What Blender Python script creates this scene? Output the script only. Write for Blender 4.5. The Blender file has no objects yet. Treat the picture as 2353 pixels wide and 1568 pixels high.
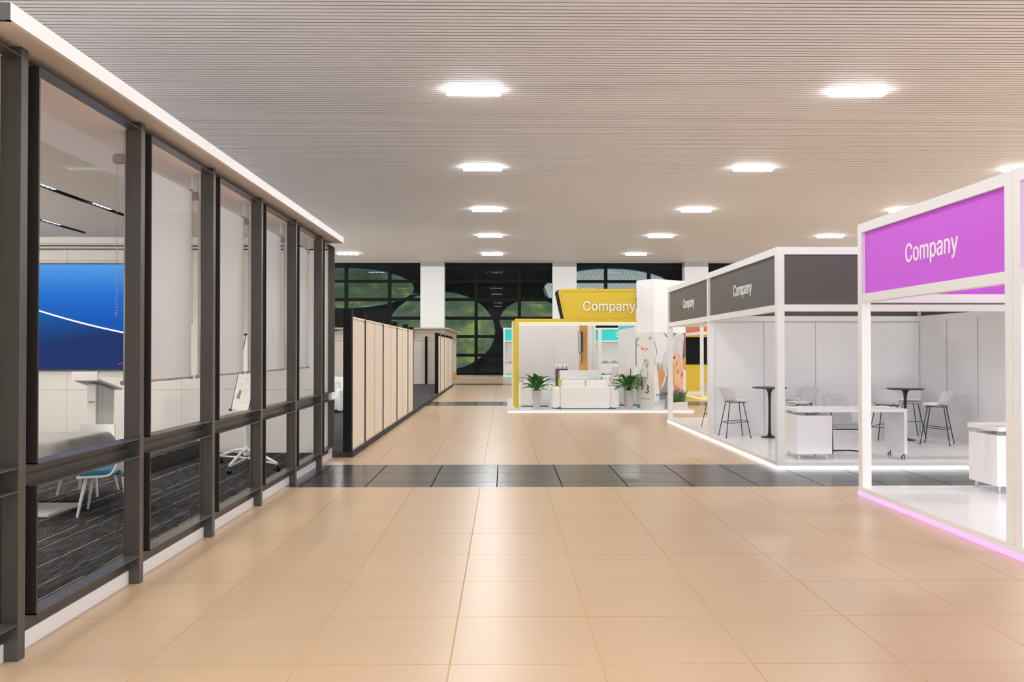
WORLD, EXPO = 2.45, 0.23
import bpy, bmesh, math, random
from mathutils import Vector, Matrix
random.seed(7)
PI = math.pi
SC = bpy.context.scene
COL = SC.collection

# ------------------------------------------------------------------ materials
def mat(name, col, rough=0.5, metal=0.0, noise=0.0, nscale=8.0, emit=None, estr=0.0, spec=0.5, bump=0.0, coat=0.0):
    m = bpy.data.materials.new(name); m.use_nodes = True
    nt = m.node_tree; b = nt.nodes['Principled BSDF']
    b.inputs['Base Color'].default_value = (*col, 1)
    b.inputs['Roughness'].default_value = rough
    b.inputs['Metallic'].default_value = metal
    b.inputs['Specular IOR Level'].default_value = spec
    b.inputs['Coat Weight'].default_value = coat
    if emit:
        b.inputs['Emission Color'].default_value = (*emit, 1)
        b.inputs['Emission Strength'].default_value = estr
    tc = nt.nodes.new('ShaderNodeTexCoord')
    nz = nt.nodes.new('ShaderNodeTexNoise'); nz.inputs['Scale'].default_value = nscale
    nz.inputs['Detail'].default_value = 4
    nt.links.new(tc.outputs['Object'], nz.inputs['Vector'])
    if noise:
        mx = nt.nodes.new('ShaderNodeMix'); mx.data_type = 'RGBA'
        mx.inputs[6].default_value = (*[max(0, c*(1-noise)) for c in col], 1)
        mx.inputs[7].default_value = (*[min(1, c*(1+noise)) for c in col], 1)
        nt.links.new(nz.outputs['Fac'], mx.inputs[0])
        nt.links.new(mx.outputs[2], b.inputs['Base Color'])
    if bump:
        bp = nt.nodes.new('ShaderNodeBump'); bp.inputs['Strength'].default_value = bump
        bp.inputs['Distance'].default_value = 0.01
        nt.links.new(nz.outputs['Fac'], bp.inputs['Height'])
        nt.links.new(bp.outputs['Normal'], b.inputs['Normal'])
    return m

def mnode(nt, op, a=None, b=None):
    n = nt.nodes.new('ShaderNodeMath'); n.operation = op
    for i, v in enumerate((a, b)):
        if v is None: continue
        if isinstance(v, (int, float)): n.inputs[i].default_value = v
        else: nt.links.new(v, n.inputs[i])
    return n.outputs[0]

def ramp(nt, fac, stops, interp='LINEAR'):
    r = nt.nodes.new('ShaderNodeValToRGB'); r.color_ramp.interpolation = interp
    e = r.color_ramp.elements
    while len(e) < len(stops): e.new(0.5)
    for i, (p, c) in enumerate(stops):
        e[i].position = p; e[i].color = (*c, 1)
    nt.links.new(fac, r.inputs[0])
    return r.outputs[0]

T = 0.846                     # floor tile
def tile_mat(name, col, groove, x0, y0, rough, gw=0.011, spec=.5):
    m = bpy.data.materials.new(name); m.use_nodes = True
    nt = m.node_tree; b = nt.nodes['Principled BSDF']
    tc = nt.nodes.new('ShaderNodeTexCoord'); sp = nt.nodes.new('ShaderNodeSeparateXYZ')
    nt.links.new(tc.outputs['Object'], sp.inputs[0])
    masks = []; ids = []
    for ax, o in ((0, x0), (1, y0)):
        u = mnode(nt, 'DIVIDE', mnode(nt, 'SUBTRACT', sp.outputs[ax], o), T)
        ids.append(mnode(nt, 'FLOOR', u))
        f = mnode(nt, 'ABSOLUTE', mnode(nt, 'SUBTRACT', mnode(nt, 'FRACT', u), 0.5))
        masks.append(mnode(nt, 'GREATER_THAN', f, 0.5 - gw/T/2))
    g = mnode(nt, 'MAXIMUM', masks[0], masks[1])
    cx = nt.nodes.new('ShaderNodeCombineXYZ')
    nt.links.new(ids[0], cx.inputs[0]); nt.links.new(ids[1], cx.inputs[1])
    wn = nt.nodes.new('ShaderNodeTexWhiteNoise'); nt.links.new(cx.outputs[0], wn.inputs['Vector'])
    nz = nt.nodes.new('ShaderNodeTexNoise'); nz.inputs['Scale'].default_value = 1.2
    nt.links.new(tc.outputs['Object'], nz.inputs['Vector'])
    v = mnode(nt, 'ADD', mnode(nt, 'MULTIPLY', wn.outputs['Value'], 0.3), mnode(nt, 'MULTIPLY', nz.outputs['Fac'], 0.7))
    base = ramp(nt, v, [(0.1, [c*.965 for c in col]), (0.9, [min(1, c*1.03) for c in col])])
    mx = nt.nodes.new('ShaderNodeMix'); mx.data_type = 'RGBA'
    nt.links.new(g, mx.inputs[0]); nt.links.new(base, mx.inputs[6]); mx.inputs[7].default_value = (*groove, 1)
    nt.links.new(mx.outputs[2], b.inputs['Base Color'])
    bp = nt.nodes.new('ShaderNodeBump'); bp.inputs['Strength'].default_value = .08; bp.inputs['Distance'].default_value = .002
    nt.links.new(mnode(nt, 'SUBTRACT', 1.0, g), bp.inputs['Height'])
    nt.links.new(bp.outputs['Normal'], b.inputs['Normal'])
    b.inputs['Roughness'].default_value = rough
    nt.links.new(mnode(nt, 'MULTIPLY', mnode(nt, 'SUBTRACT', 1.0, g), spec), b.inputs['Specular IOR Level'])
    nt.links.new(mnode(nt, 'ADD', rough, mnode(nt, 'MULTIPLY', g, .5)), b.inputs['Roughness'])
    return m

def glass_mat(name, tint=(1, 1, 1), refl=1.0):
    m = bpy.data.materials.new(name); m.use_nodes = True
    nt = m.node_tree; nt.nodes.clear()
    out = nt.nodes.new('ShaderNodeOutputMaterial')
    tr = nt.nodes.new('ShaderNodeBsdfTransparent'); tr.inputs[0].default_value = (*tint, 1)
    gl = nt.nodes.new('ShaderNodeBsdfGlossy'); gl.inputs['Roughness'].default_value = 0.0
    lw = nt.nodes.new('ShaderNodeFresnel'); lw.inputs[0].default_value = 1.45
    mx = nt.nodes.new('ShaderNodeMixShader')
    nt.links.new(mnode(nt, 'MULTIPLY', lw.outputs[0], refl), mx.inputs[0])
    nt.links.new(tr.outputs[0], mx.inputs[1]); nt.links.new(gl.outputs[0], mx.inputs[2])
    nt.links.new(mx.outputs[0], out.inputs[0])
    return m

def emit_mat(name, col, s):
    m = bpy.data.materials.new(name); m.use_nodes = True
    nt = m.node_tree; nt.nodes.clear()
    out = nt.nodes.new('ShaderNodeOutputMaterial'); e = nt.nodes.new('ShaderNodeEmission')
    e.inputs[0].default_value = (*col, 1); e.inputs[1].default_value = s
    nt.links.new(e.outputs[0], out.inputs[0])
    return m

M = {}
M['beige_tile'] = tile_mat('beige_tile', (.60, .430, .268), (.56, .375, .22), .547, 10.67, .30, .011)
M['dark_tile'] = tile_mat('dark_tile', (.052, .052, .053), (.006, .006, .006), .76, 11.31, .24, .013)
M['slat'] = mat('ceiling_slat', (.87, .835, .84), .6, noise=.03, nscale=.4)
M['slat_gap'] = mat('ceiling_gap', (.10, .085, .085), .8)
M['white'] = mat('white_lacquer', (.83, .825, .82), .35, noise=.02)
M['white_gloss'] = mat('white_gloss_deck', (.90, .90, .905), .22, noise=.01)
M['soffit'] = mat('soffit_bounce_tint', (.66, .60, .56), .6, noise=.02)  # white soffit, tan bounce from the floor put into its colour
M['steel'] = mat('brown_grey_steel', (.080, .073, .068), .30, metal=.25, noise=.06, spec=.5)
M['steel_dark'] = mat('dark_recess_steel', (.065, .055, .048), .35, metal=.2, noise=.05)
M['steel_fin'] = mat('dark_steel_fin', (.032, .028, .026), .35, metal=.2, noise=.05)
M['glass'] = glass_mat('clear_glass', (.985, .985, .98), .0015)
M['glass_dark'] = glass_mat('tinted_glass', (.66, .68, .66), .10)
M['black'] = mat('black_metal', (.016, .016, .017), .35, noise=.1)
M['black_matte'] = mat('black_matte', (.02, .02, .021), .6, noise=.1)
M['charcoal'] = mat('charcoal_panel', (.098, .088, .086), .5, noise=.02)
M['purple'] = mat('purple_panel', (.62, .10, .78), .5, noise=.01)
M['teal'] = mat('teal_panel', (.02, .72, .71), .5, noise=.01)
M['orange'] = mat('orange_panel', (.78, .15, .02), .5, noise=.01)
M['yellow'] = mat('yellow_panel', (.70, .50, .018), .42, noise=.01)
M['wall_grey'] = mat('grey_partition', (.80, .80, .805), .45, noise=.015)
M['cream'] = mat('cream_wall', (.80, .78, .75), .5, noise=.015)
M['seam'] = mat('seam_shadow_gap', (.28, .26, .25), .7)
M['led_white'] = emit_mat('led_white', (1, 1, 1), 1.5)
M['mullion_black'] = mat('mullion_black', (.008, .008, .008), .6, noise=.1, spec=.15)
M['led_purple'] = emit_mat('led_purple', (1.0, .46, 1.0), 1.15)
M['led_teal'] = emit_mat('led_teal', (.12, 1.0, .95), 1.6)
M['led_orange'] = emit_mat('led_orange', (1, .5, .06), 1.6)
M['led_warm'] = emit_mat('led_warm', (1, .85, .5), 4)
M['lamp'] = emit_mat('lamp_diffuser', (.975, .99, 1), 98)
M['white_bright'] = mat('bright_white_paint', (.90, .90, .90), .4, noise=.01)
M['capital'] = mat('grey_capital', (.40, .385, .38), .5, noise=.02)
M['seam_light'] = mat('panel_joint', (.46, .445, .46), .6, noise=.02)
M['lamp_side'] = emit_mat('lamp_side', (1, .99, .975), 7)
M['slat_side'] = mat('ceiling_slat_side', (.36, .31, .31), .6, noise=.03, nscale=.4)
M['office_white'] = mat('office_white_plastic', (.66, .65, .64), .4, noise=.01)
M['office_ceiling'] = mat('office_ceiling_paint', (.74, .66, .57), .6, noise=.01)
M['cove'] = mat('cove_light_tint', (.82, .73, .70), .6, noise=.01)  # pinkish tint stands in for light along the cove
M['spot_lens'] = emit_mat('spot_lens', (.75, .88, 1), 5)
M['beige_panel'] = mat('beige_panel', (.86, .755, .63), .5, noise=.02)
M['beige_trim'] = mat('beige_trim', (.66, .48, .36), .5, noise=.02)
M['cream_room'] = mat('cream_room', (.66, .56, .48), .5, noise=.02)
M['tan_room'] = mat('tan_room', (.50, .42, .33), .5, noise=.02)
M['wood_orange'] = mat('orange_wood', (.62, .33, .07), .5, noise=.08, nscale=3)
M['light_wood'] = mat('light_wood', (.72, .48, .25), .5, noise=.1)
M['shell'] = mat('stool_shell', (.68, .67, .70), .45, noise=.01)
M['shell_white'] = mat('white_shell', (.87, .87, .87), .4, noise=.01)
M['pad_blue'] = mat('blue_pad', (.012, .115, .20), .8, noise=.08, nscale=60)
M['sofa'] = mat('white_upholstery', (.88, .88, .87), .8, noise=.02, nscale=80, bump=.2)
M['grey_uph'] = mat('grey_upholstery', (.62, .61, .59), .9, noise=.08, nscale=90, bump=.3)
M['cloth'] = mat('grey_tablecloth', (.26, .25, .245), .85, noise=.04, nscale=30)
M['blind'] = mat('blind_fabric', (.61, .62, .64), .85, noise=.015, nscale=40)
M['blind_metal'] = mat('blind_metal', (.42, .36, .34), .4, metal=.4)
M['chain'] = mat('bead_chain', (.42, .34, .27), .4, metal=.3)
M['chrome'] = mat('chrome', (.62, .60, .62), .2, metal=.9)
M['paper'] = mat('paper', (.80, .785, .75), .7, noise=.01)
M['ink'] = mat('ink', (.10, .10, .10), .8)
M['leaf'] = mat('leaf_green', (.055, .20, .03), .42, noise=.45, nscale=9)
M['leaf_small'] = mat('herb_green', (.07, .22, .05), .6, noise=.4, nscale=20)
M['lavender'] = mat('lavender_purple', (.13, .045, .45), .6, noise=.2, nscale=30)
M['soil'] = mat('dark_soil', (.012, .010, .009), .9, noise=.3, nscale=40)
M['pot'] = mat('grey_pot', (.53, .505, .49), .45, noise=.02)
M['planter'] = mat('whitewashed_wood', (.66, .61, .55), .7, noise=.12, nscale=14)
M['skin'] = mat('poster_skin', (.80, .45, .25), .5, noise=.12, nscale=3)
M['skin_orange'] = mat('poster_arm', (.68, .29, .06), .5, noise=.25, nscale=3)
M['lips'] = mat('poster_lips', (.55, .07, .07), .5)
M['hair'] = mat('poster_hair', (.23, .09, .03), .5, noise=.5, nscale=5)
M['glove'] = mat('poster_glove', (.58, .60, .62), .5, noise=.12, nscale=5)
M['coat'] = mat('poster_coat', (.76, .77, .79), .5, noise=.06, nscale=3)
M['fold'] = mat('poster_fold', (.27, .29, .32), .5, noise=.2, nscale=4)
M['blue_gem'] = mat('poster_blue', (.01, .03, .38), .4)
M['teal_print'] = mat('teal_print', (.03, .38, .40), .5)
M['dark_teal'] = mat('dark_teal_print', (.03, .15, .18), .6)
M['red_print'] = mat('red_print', (.75, .02, .09), .5)
M['grey_print'] = mat('grey_print', (.22, .22, .22), .6)
M['screen_black'] = mat('black_screen', (.004, .004, .004), .3, spec=.1)
M['rim_blue'] = mat('blue_rim', (.05, .20, .45), .4)
M['facade'] = mat('dark_facade', (.018, .018, .018), .5, noise=.1)
M['roof_sheet'] = mat('white_roof_sheet', (.90, .92, .93), .4, noise=.08, nscale=2)

def carpet_striped():
    m = bpy.data.materials.new('striped_carpet'); m.use_nodes = True
    nt = m.node_tree; b = nt.nodes['Principled BSDF']; b.inputs['Roughness'].default_value = .95
    b.inputs['Specular IOR Level'].default_value = .1
    tc = nt.nodes.new('ShaderNodeTexCoord'); sp = nt.nodes.new('ShaderNodeSeparateXYZ')
    nt.links.new(tc.outputs['Object'], sp.inputs[0])
    mp = nt.nodes.new('ShaderNodeMapping'); mp.inputs['Scale'].default_value = (60, 4, 1)
    nt.links.new(tc.outputs['Object'], mp.inputs[0])
    nz = nt.nodes.new('ShaderNodeTexNoise'); nz.inputs['Scale'].default_value = 1; nz.inputs['Detail'].default_value = 3
    nt.links.new(mp.outputs[0], nz.inputs['Vector'])
    x = sp.outputs[0]
    def stripe(period, off, w):
        f = mnode(nt, 'FRACT', mnode(nt, 'DIVIDE', mnode(nt, 'ADD', x, off), period))
        return mnode(nt, 'LESS_THAN', f, w/period)
    base = ramp(nt, nz.outputs['Fac'], [(.36, (.012, .012, .013)), (.50, (.038, .038, .040)), (.68, (.10, .10, .10))])
    rib = stripe(.042, 0, .014)
    def mixin(a, col, f):
        mx = nt.nodes.new('ShaderNodeMix'); mx.data_type = 'RGBA'
        nt.links.new(f, mx.inputs[0]); nt.links.new(a, mx.inputs[6])
        mx.inputs[7].default_value = (*col, 1); return mx.outputs[2]
    c = mixin(base, (.014, .014, .015), rib)
    rough_line = mnode(nt, 'GREATER_THAN', nz.outputs['Fac'], .44)
    c = mixin(c, (.05, .05, .13), mnode(nt, 'MULTIPLY', stripe(.47, 20.2, .012), rough_line))
    c = mixin(c, (.33, .31, .25), mnode(nt, 'MULTIPLY', stripe(.47, 20, .010), mnode(nt, 'GREATER_THAN', nz.outputs['Fac'], .40)))
    c = mixin(c, (.24, .23, .19), mnode(nt, 'MULTIPLY', stripe(.61, 20.33, .007), mnode(nt, 'GREATER_THAN', nz.outputs['Fac'], .42)))
    nt.links.new(c, b.inputs['Base Color'])
    return m
M['carpet'] = carpet_striped()

def carpet_mottled():
    m = bpy.data.materials.new('mottled_carpet'); m.use_nodes = True
    nt = m.node_tree; b = nt.nodes['Principled BSDF']; b.inputs['Roughness'].default_value = .95
    tc = nt.nodes.new('ShaderNodeTexCoord')
    mp = nt.nodes.new('ShaderNodeMapping'); mp.inputs['Scale'].default_value = (1, 2.2, 6)
    nt.links.new(tc.outputs['Object'], mp.inputs[0])
    nz = nt.nodes.new('ShaderNodeTexNoise'); nz.inputs['Scale'].default_value = 3; nz.inputs['Detail'].default_value = 8; nz.inputs['Roughness'].default_value = .8
    nt.links.new(mp.outputs[0], nz.inputs['Vector'])
    c = ramp(nt, nz.outputs['Fac'], [(.35, (.012, .012, .014)), (.52, (.040, .038, .040)), (.68, (.13, .12, .125))])
    nt.links.new(c, b.inputs['Base Color'])
    return m
M['carpet_dark'] = carpet_mottled()

def screen_mat():
    # the wallpaper shown by the conference screen: blue sweep with a white arc
    m = bpy.data.materials.new('screen_blue'); m.use_nodes = True
    nt = m.node_tree; nt.nodes.clear()
    out = nt.nodes.new('ShaderNodeOutputMaterial'); e = nt.nodes.new('ShaderNodeEmission')
    tc = nt.nodes.new('ShaderNodeTexCoord'); sp = nt.nodes.new('ShaderNodeSeparateXYZ')
    nt.links.new(tc.outputs['Object'], sp.inputs[0])
    x, z = sp.outputs[0], sp.outputs[2]       # x from the screen's right edge (negative), z above its bottom
    # arc: z = 0.60 + 0.20*(-x-.35) + .04*(..)^2
    u = mnode(nt, 'SUBTRACT', mnode(nt, 'MULTIPLY', x, -1), .42)
    arc = mnode(nt, 'ADD', mnode(nt, 'ADD', .615, mnode(nt, 'MULTIPLY', u, .205)), mnode(nt, 'MULTIPLY', mnode(nt, 'POWER', mnode(nt, 'ABSOLUTE', u), 2.0), .042))
    d = mnode(nt, 'SUBTRACT', z, arc)
    line = mnode(nt, 'LESS_THAN', mnode(nt, 'ABSOLUTE', d), .013)
    top = ramp(nt, mnode(nt, 'DIVIDE', z, 1.72), [(.45, (.012, .09, .42)), (.72, (.022, .15, .56)), (1, (.085, .30, .72))])
    bot = ramp(nt, mnode(nt, 'ADD', mnode(nt, 'MULTIPLY', d, 1.0), mnode(nt, 'MULTIPLY', u, .42)), [(-.0, (.018, .035, .135)), (.55, (.012, .10, .36)), (.95, (.01, .30, .72))])
    glow = mnode(nt, 'MULTIPLY', mnode(nt, 'LESS_THAN', d, 0.0), 1.0)
    mx = nt.nodes.new('ShaderNodeMix'); mx.data_type = 'RGBA'
    nt.links.new(glow, mx.inputs[0]); nt.links.new(top, mx.inputs[6]); nt.links.new(bot, mx.inputs[7])
    m2 = nt.nodes.new('ShaderNodeMix'); m2.data_type = 'RGBA'
    nt.links.new(line, m2.inputs[0]); nt.links.new(mx.outputs[2], m2.inputs[6]); m2.inputs[7].default_value = (1, 1, 1, 1)
    nt.links.new(m2.outputs[2], e.inputs[0]); e.inputs[1].default_value = 1.0
    nt.links.new(e.outputs[0], out.inputs[0])
    return m
M['screen'] = screen_mat()

def map_mat():
    m = bpy.data.materials.new('blue_display'); m.use_nodes = True
    nt = m.node_tree; b = nt.nodes['Principled BSDF']
    tc = nt.nodes.new('ShaderNodeTexCoord'); nz = nt.nodes.new('ShaderNodeTexNoise'); nz.inputs['Scale'].default_value = 4; nz.inputs['Detail'].default_value = 6
    nt.links.new(tc.outputs['Object'], nz.inputs['Vector'])
    c = ramp(nt, nz.outputs['Fac'], [(.4, (.62, .78, .88)), (.5, (.32, .52, .75)), (.6, (.10, .22, .55))])
    nt.links.new(c, b.inputs['Base Color']); b.inputs['Roughness'].default_value = .3
    return m
M['display'] = map_mat()

def hill_mat():
    m = bpy.data.materials.new('wooded_hill'); m.use_nodes = True
    nt = m.node_tree; b = nt.nodes['Principled BSDF']; b.inputs['Roughness'].default_value = .95
    tc = nt.nodes.new('ShaderNodeTexCoord')
    mp = nt.nodes.new('ShaderNodeMapping'); mp.inputs['Scale'].default_value = (1, .22, 1)
    nt.links.new(tc.outputs['Object'], mp.inputs[0])
    nz = nt.nodes.new('ShaderNodeTexNoise'); nz.inputs['Scale'].default_value = .42; nz.inputs['Detail'].default_value = 7; nz.inputs['Roughness'].default_value = .6
    nt.links.new(mp.outputs[0], nz.inputs['Vector'])
    sp = nt.nodes.new('ShaderNodeSeparateXYZ'); nt.links.new(tc.outputs['Object'], sp.inputs[0])
    h = mnode(nt, 'ADD', nz.outputs['Fac'], mnode(nt, 'MULTIPLY', sp.outputs[2], -.018))
    c = ramp(nt, h, [(.12, (.010, .022, .010)), (.28, (.018, .042, .014)), (.38, (.035, .07, .018)), (.46, (.075, .10, .028)), (.58, (.17, .23, .04))])
    nt.links.new(c, b.inputs['Base Color'])
    return m
M['hill'] = hill_mat()

# ------------------------------------------------------------------ mesh builder
class MB:
    def __init__(s):
        s.bm = bmesh.new(); s.mats = []
    def mi(s, m):
        if m not in s.mats: s.mats.append(m)
        return s.mats.index(m)
    def _faces(s, fs, m, smooth=False):
        i = s.mi(m)
        for f in fs: f.material_index = i; f.smooth = smooth
    def box(s, x0, x1, y0, y1, z0, z1, m, bev=0, seg=2, mtx=None):
        b = bmesh.new()
        vs = [b.verts.new(p) for p in ((x0,y0,z0),(x1,y0,z0),(x1,y1,z0),(x0,y1,z0),(x0,y0,z1),(x1,y0,z1),(x1,y1,z1),(x0,y1,z1))]
        for q in ((0,3,2,1),(4,5,6,7),(0,1,5,4),(1,2,6,5),(2,3,7,6),(3,0,4,7)): b.faces.new([vs[i] for i in q])
        if bev: bmesh.ops.bevel(b, geom=list(b.edges), offset=bev, segments=seg, affect='EDGES', profile=.5)
        s.merge(b, m, smooth=bool(bev) and seg > 2, mtx=mtx); return s
    def merge(s, b, m, smooth=False, mtx=None):
        if mtx: bmesh.ops.transform(b, matrix=mtx, verts=b.verts)
        mp = {v: s.bm.verts.new(v.co) for v in b.verts}
        fs = []
        for f in b.faces:
            try: fs.append(s.bm.faces.new([mp[v] for v in f.verts]))
            except ValueError: pass
        s._faces(fs, m, smooth); b.free()
    def poly(s, pts, m):
        vs = [s.bm.verts.new(p) for p in pts]
        s._faces([s.bm.faces.new(vs)], m); return s
    def prism(s, pts, d, m, bev=0, seg=2):
        # pts: loop of 3D points, extruded by vector d
        b = bmesh.new(); d = Vector(d)
        a = [b.verts.new(p) for p in pts]; c = [b.verts.new(Vector(p)+d) for p in pts]
        n = len(pts)
        b.faces.new(a); b.faces.new(c[::-1])
        for i in range(n): b.faces.new([a[i], c[i], c[(i+1) % n], a[(i+1) % n]])
        bmesh.ops.recalc_face_normals(b, faces=b.faces)
        if bev: bmesh.ops.bevel(b, geom=list(b.edges), offset=bev, segments=seg, affect='EDGES')
        s.merge(b, m, smooth=bool(bev) and seg > 2); return s
    def tube(s, pts, r, m, n=8, r2=None, closed=False):
        pts = [Vector(p) for p in pts]; rings = []; L = len(pts); b = bmesh.new()
        up = None
        for i, p in enumerate(pts):
            if closed: t = (pts[(i+1) % L] - pts[i-1])
            else: t = (pts[min(i+1, L-1)] - pts[max(i-1, 0)])
            t.normalize()
            if up is None:
                up = Vector((0, 0, 1)) if abs(t.z) < .9 else Vector((1, 0, 0))
            a = t.cross(up); a.normalize(); c = a.cross(t); c.normalize(); up = c
            rr = r if r2 is None else r + (r2-r)*i/(L-1)
            rings.append([b.verts.new(p + a*rr*math.cos(2*PI*k/n) + c*rr*math.sin(2*PI*k/n)) for k in range(n)])
        for i in range(L if closed else L-1):
            A, B = rings[i], rings[(i+1) % L]
            for k in range(n): b.faces.new([A[k], A[(k+1) % n], B[(k+1) % n], B[k]])
        if not closed: b.faces.new(rings[0][::-1]); b.faces.new(rings[-1])
        bmesh.ops.recalc_face_normals(b, faces=b.faces)
        s.merge(b, m, smooth=True); return s
    def lathe(s, prof, m, c=(0, 0, 0), n=32, sq=0):
        b = bmesh.new(); rings = []
        for (r, z) in prof:
            ring = []
            for k in range(n):
                a = 2*PI*k/n; f = 1
                if sq: f = 1/max(abs(math.cos(a))**sq + abs(math.sin(a))**sq, 1e-6)**(1/sq)
                ring.append(b.verts.new((c[0]+r*f*math.cos(a), c[1]+r*f*math.sin(a), c[2]+z)))
            rings.append(ring)
        for i in range(len(prof)-1):
            for k in range(n): b.faces.new([rings[i][k], rings[i][(k+1) % n], rings[i+1][(k+1) % n], rings[i+1][k]])
        b.faces.new(rings[0][::-1]); b.faces.new(rings[-1])
        bmesh.ops.recalc_face_normals(b, faces=b.faces)
        s.merge(b, m, smooth=True); return s
    def grid(s, fn, nu, nv, m, thick=0):
        b = bmesh.new()
        P = [[b.verts.new(fn(u/nu, v/nv)) for u in range(nu+1)] for v in range(nv+1)]
        for v in range(nv):
            for u in range(nu): b.faces.new([P[v][u], P[v][u+1], P[v+1][u+1], P[v+1][u]])
        if thick:
            bmesh.ops.recalc_face_normals(b, faces=b.faces)
            bmesh.ops.solidify(b, geom=list(b.faces), thickness=thick)
            bmesh.ops.recalc_face_normals(b, faces=b.faces)
        s.merge(b, m, smooth=True); return s
    def ball(s, c, r, m, seg=8, scale=(1, 1, 1)):
        b = bmesh.new(); bmesh.ops.create_uvsphere(b, u_segments=seg, v_segments=max(4, seg//2), radius=r)
        s.merge(b, m, smooth=True, mtx=Matrix.Translation(c) @ Matrix.Diagonal((*scale, 1))); return s
    def build(s, name, parent=None, world=True, auto=True):
        off = Vector((0, 0, 0))
        if parent is not None and world:
            p = parent
            while p is not None: off = off + p.location; p = p.parent
        me = bpy.data.meshes.new(name)
        if off.length: bmesh.ops.translate(s.bm, vec=-off, verts=s.bm.verts)
        s.bm.to_mesh(me); s.bm.free()
        for m in s.mats: me.materials.append(M[m] if isinstance(m, str) else m)
        if auto and any(p.use_smooth for p in me.polygons):
            try: me.set_sharp_from_angle(angle=math.radians(40))
            except Exception: pass
        o = bpy.data.objects.new(name, me); COL.objects.link(o)
        if parent is not None: o.parent = parent
        return o

def recenter(o):
    # move a top-level mesh's origin to its base centre
    me = o.data; xs = [v.co for v in me.vertices]
    c = Vector(((min(v.x for v in xs)+max(v.x for v in xs))/2, (min(v.y for v in xs)+max(v.y for v in xs))/2, min(v.z for v in xs)))
    me.transform(Matrix.Translation(-c)); o.location = c
    return o

def tag(o, label, cat, group=None, kind=None):
    o['label'] = label; o['category'] = cat
    if group: o['group'] = group
    if kind: o['kind'] = kind
    return o
def thing(name, label, cat, loc=(0, 0, 0), rz=0, group=None):
    o = bpy.data.objects.new(name, None); COL.objects.link(o)
    o.empty_display_size = .1
    o.location = loc; o.rotation_euler = (0, 0, rz)
    return tag(o, label, cat, group)
def struct(o):
    o['kind'] = 'structure'; return o
def sroot(name, loc):
    o = bpy.data.objects.new(name, None); COL.objects.link(o); o.location = loc
    return struct(o)
def dup(root, loc, rz, label, group=None):
    r = root.copy(); COL.objects.link(r); r.location = loc; r.rotation_euler = (0, 0, rz); r['label'] = label
    if group: r['group'] = group
    def rec(src, dst):
        for ch in list(src.children):
            c = ch.copy(); COL.objects.link(c); c.parent = dst; rec(ch, c)
    rec(root, r)
    return r

try:
    import os
    SANS = bpy.data.fonts.load(os.path.join(bpy.utils.system_resource('DATAFILES'), 'fonts', 'Inter.woff2'))
except Exception:
    SANS = None
def text_mesh(name, body, parent, centre, right, up, width=None, height=None, depth=.012, m='white_bright', font=None):
    """lettering standing on a plane: centre (world), right/up unit vectors; scaled to width and height"""
    cu = bpy.data.curves.new(name, 'FONT'); cu.body = body; cu.extrude = .02; cu.resolution_u = 4
    cu.offset = .004
    f_ = SANS if body.isascii() else None
    if f_: cu.font = f_
    to = bpy.data.objects.new(name, cu); COL.objects.link(to)
    bpy.context.view_layer.update()
    dg = bpy.context.evaluated_depsgraph_get()
    me = bpy.data.meshes.new_from_object(to.evaluated_get(dg))
    bpy.data.objects.remove(to); bpy.data.curves.remove(cu)
    if not me.vertices: return None
    xs = [v.co.x for v in me.vertices]; ys = [v.co.y for v in me.vertices]; zs = [v.co.z for v in me.vertices]
    cx, cy = (min(xs)+max(xs))/2, (min(ys)+max(ys))/2
    sx = width/(max(xs)-min(xs)); sy = height/(max(ys)-min(ys)) if height else sx
    zr = max(zs)-min(zs)
    R = Vector(right); U = Vector(up); N = R.cross(U)
    off = Vector((0, 0, 0)); p = parent
    while p is not None: off = off + p.location; p = p.parent
    C = Vector(centre) - off
    for v in me.vertices:
        c = v.co.copy()
        v.co = C + R*((c.x-cx)*sx) + U*((c.y-cy)*sy) + N*((c.z-min(zs))/zr*depth)
    me.materials.clear(); me.materials.append(M[m]); me.name = name
    o = bpy.data.objects.new(name, me); COL.objects.link(o)
    if parent is not None: o.parent = parent
    return o
F = 1949.0; H = 1.75; VX, VY = 1157.0, 806.0

# ================================================================== SETTING
# floor: beige porcelain tiles crossed by bands of dark tiles
mb = MB()
ys = [-9, 10.897, 13.012, 26.92, 29.03, 42.92, 45.03, 61.2]
for i in range(7):
    mb.box(-22, 30, ys[i], ys[i+1], -.12, 0, 'dark_tile' if i % 2 else 'beige_tile')
struct(mb.build('floor'))
# hall ceiling: long slats with narrow dark joints
CZ = H + 6.28
mb = MB()
mb.box(-22, 30, -9, 61.4, CZ+.05, CZ+.3, 'slat_gap')
y = -9.0
while y < 61.2:
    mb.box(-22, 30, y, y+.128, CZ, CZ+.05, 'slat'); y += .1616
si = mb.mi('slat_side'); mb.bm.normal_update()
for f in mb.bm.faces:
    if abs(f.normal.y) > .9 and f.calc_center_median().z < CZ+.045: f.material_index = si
struct(mb.build('ceiling'))

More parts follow.
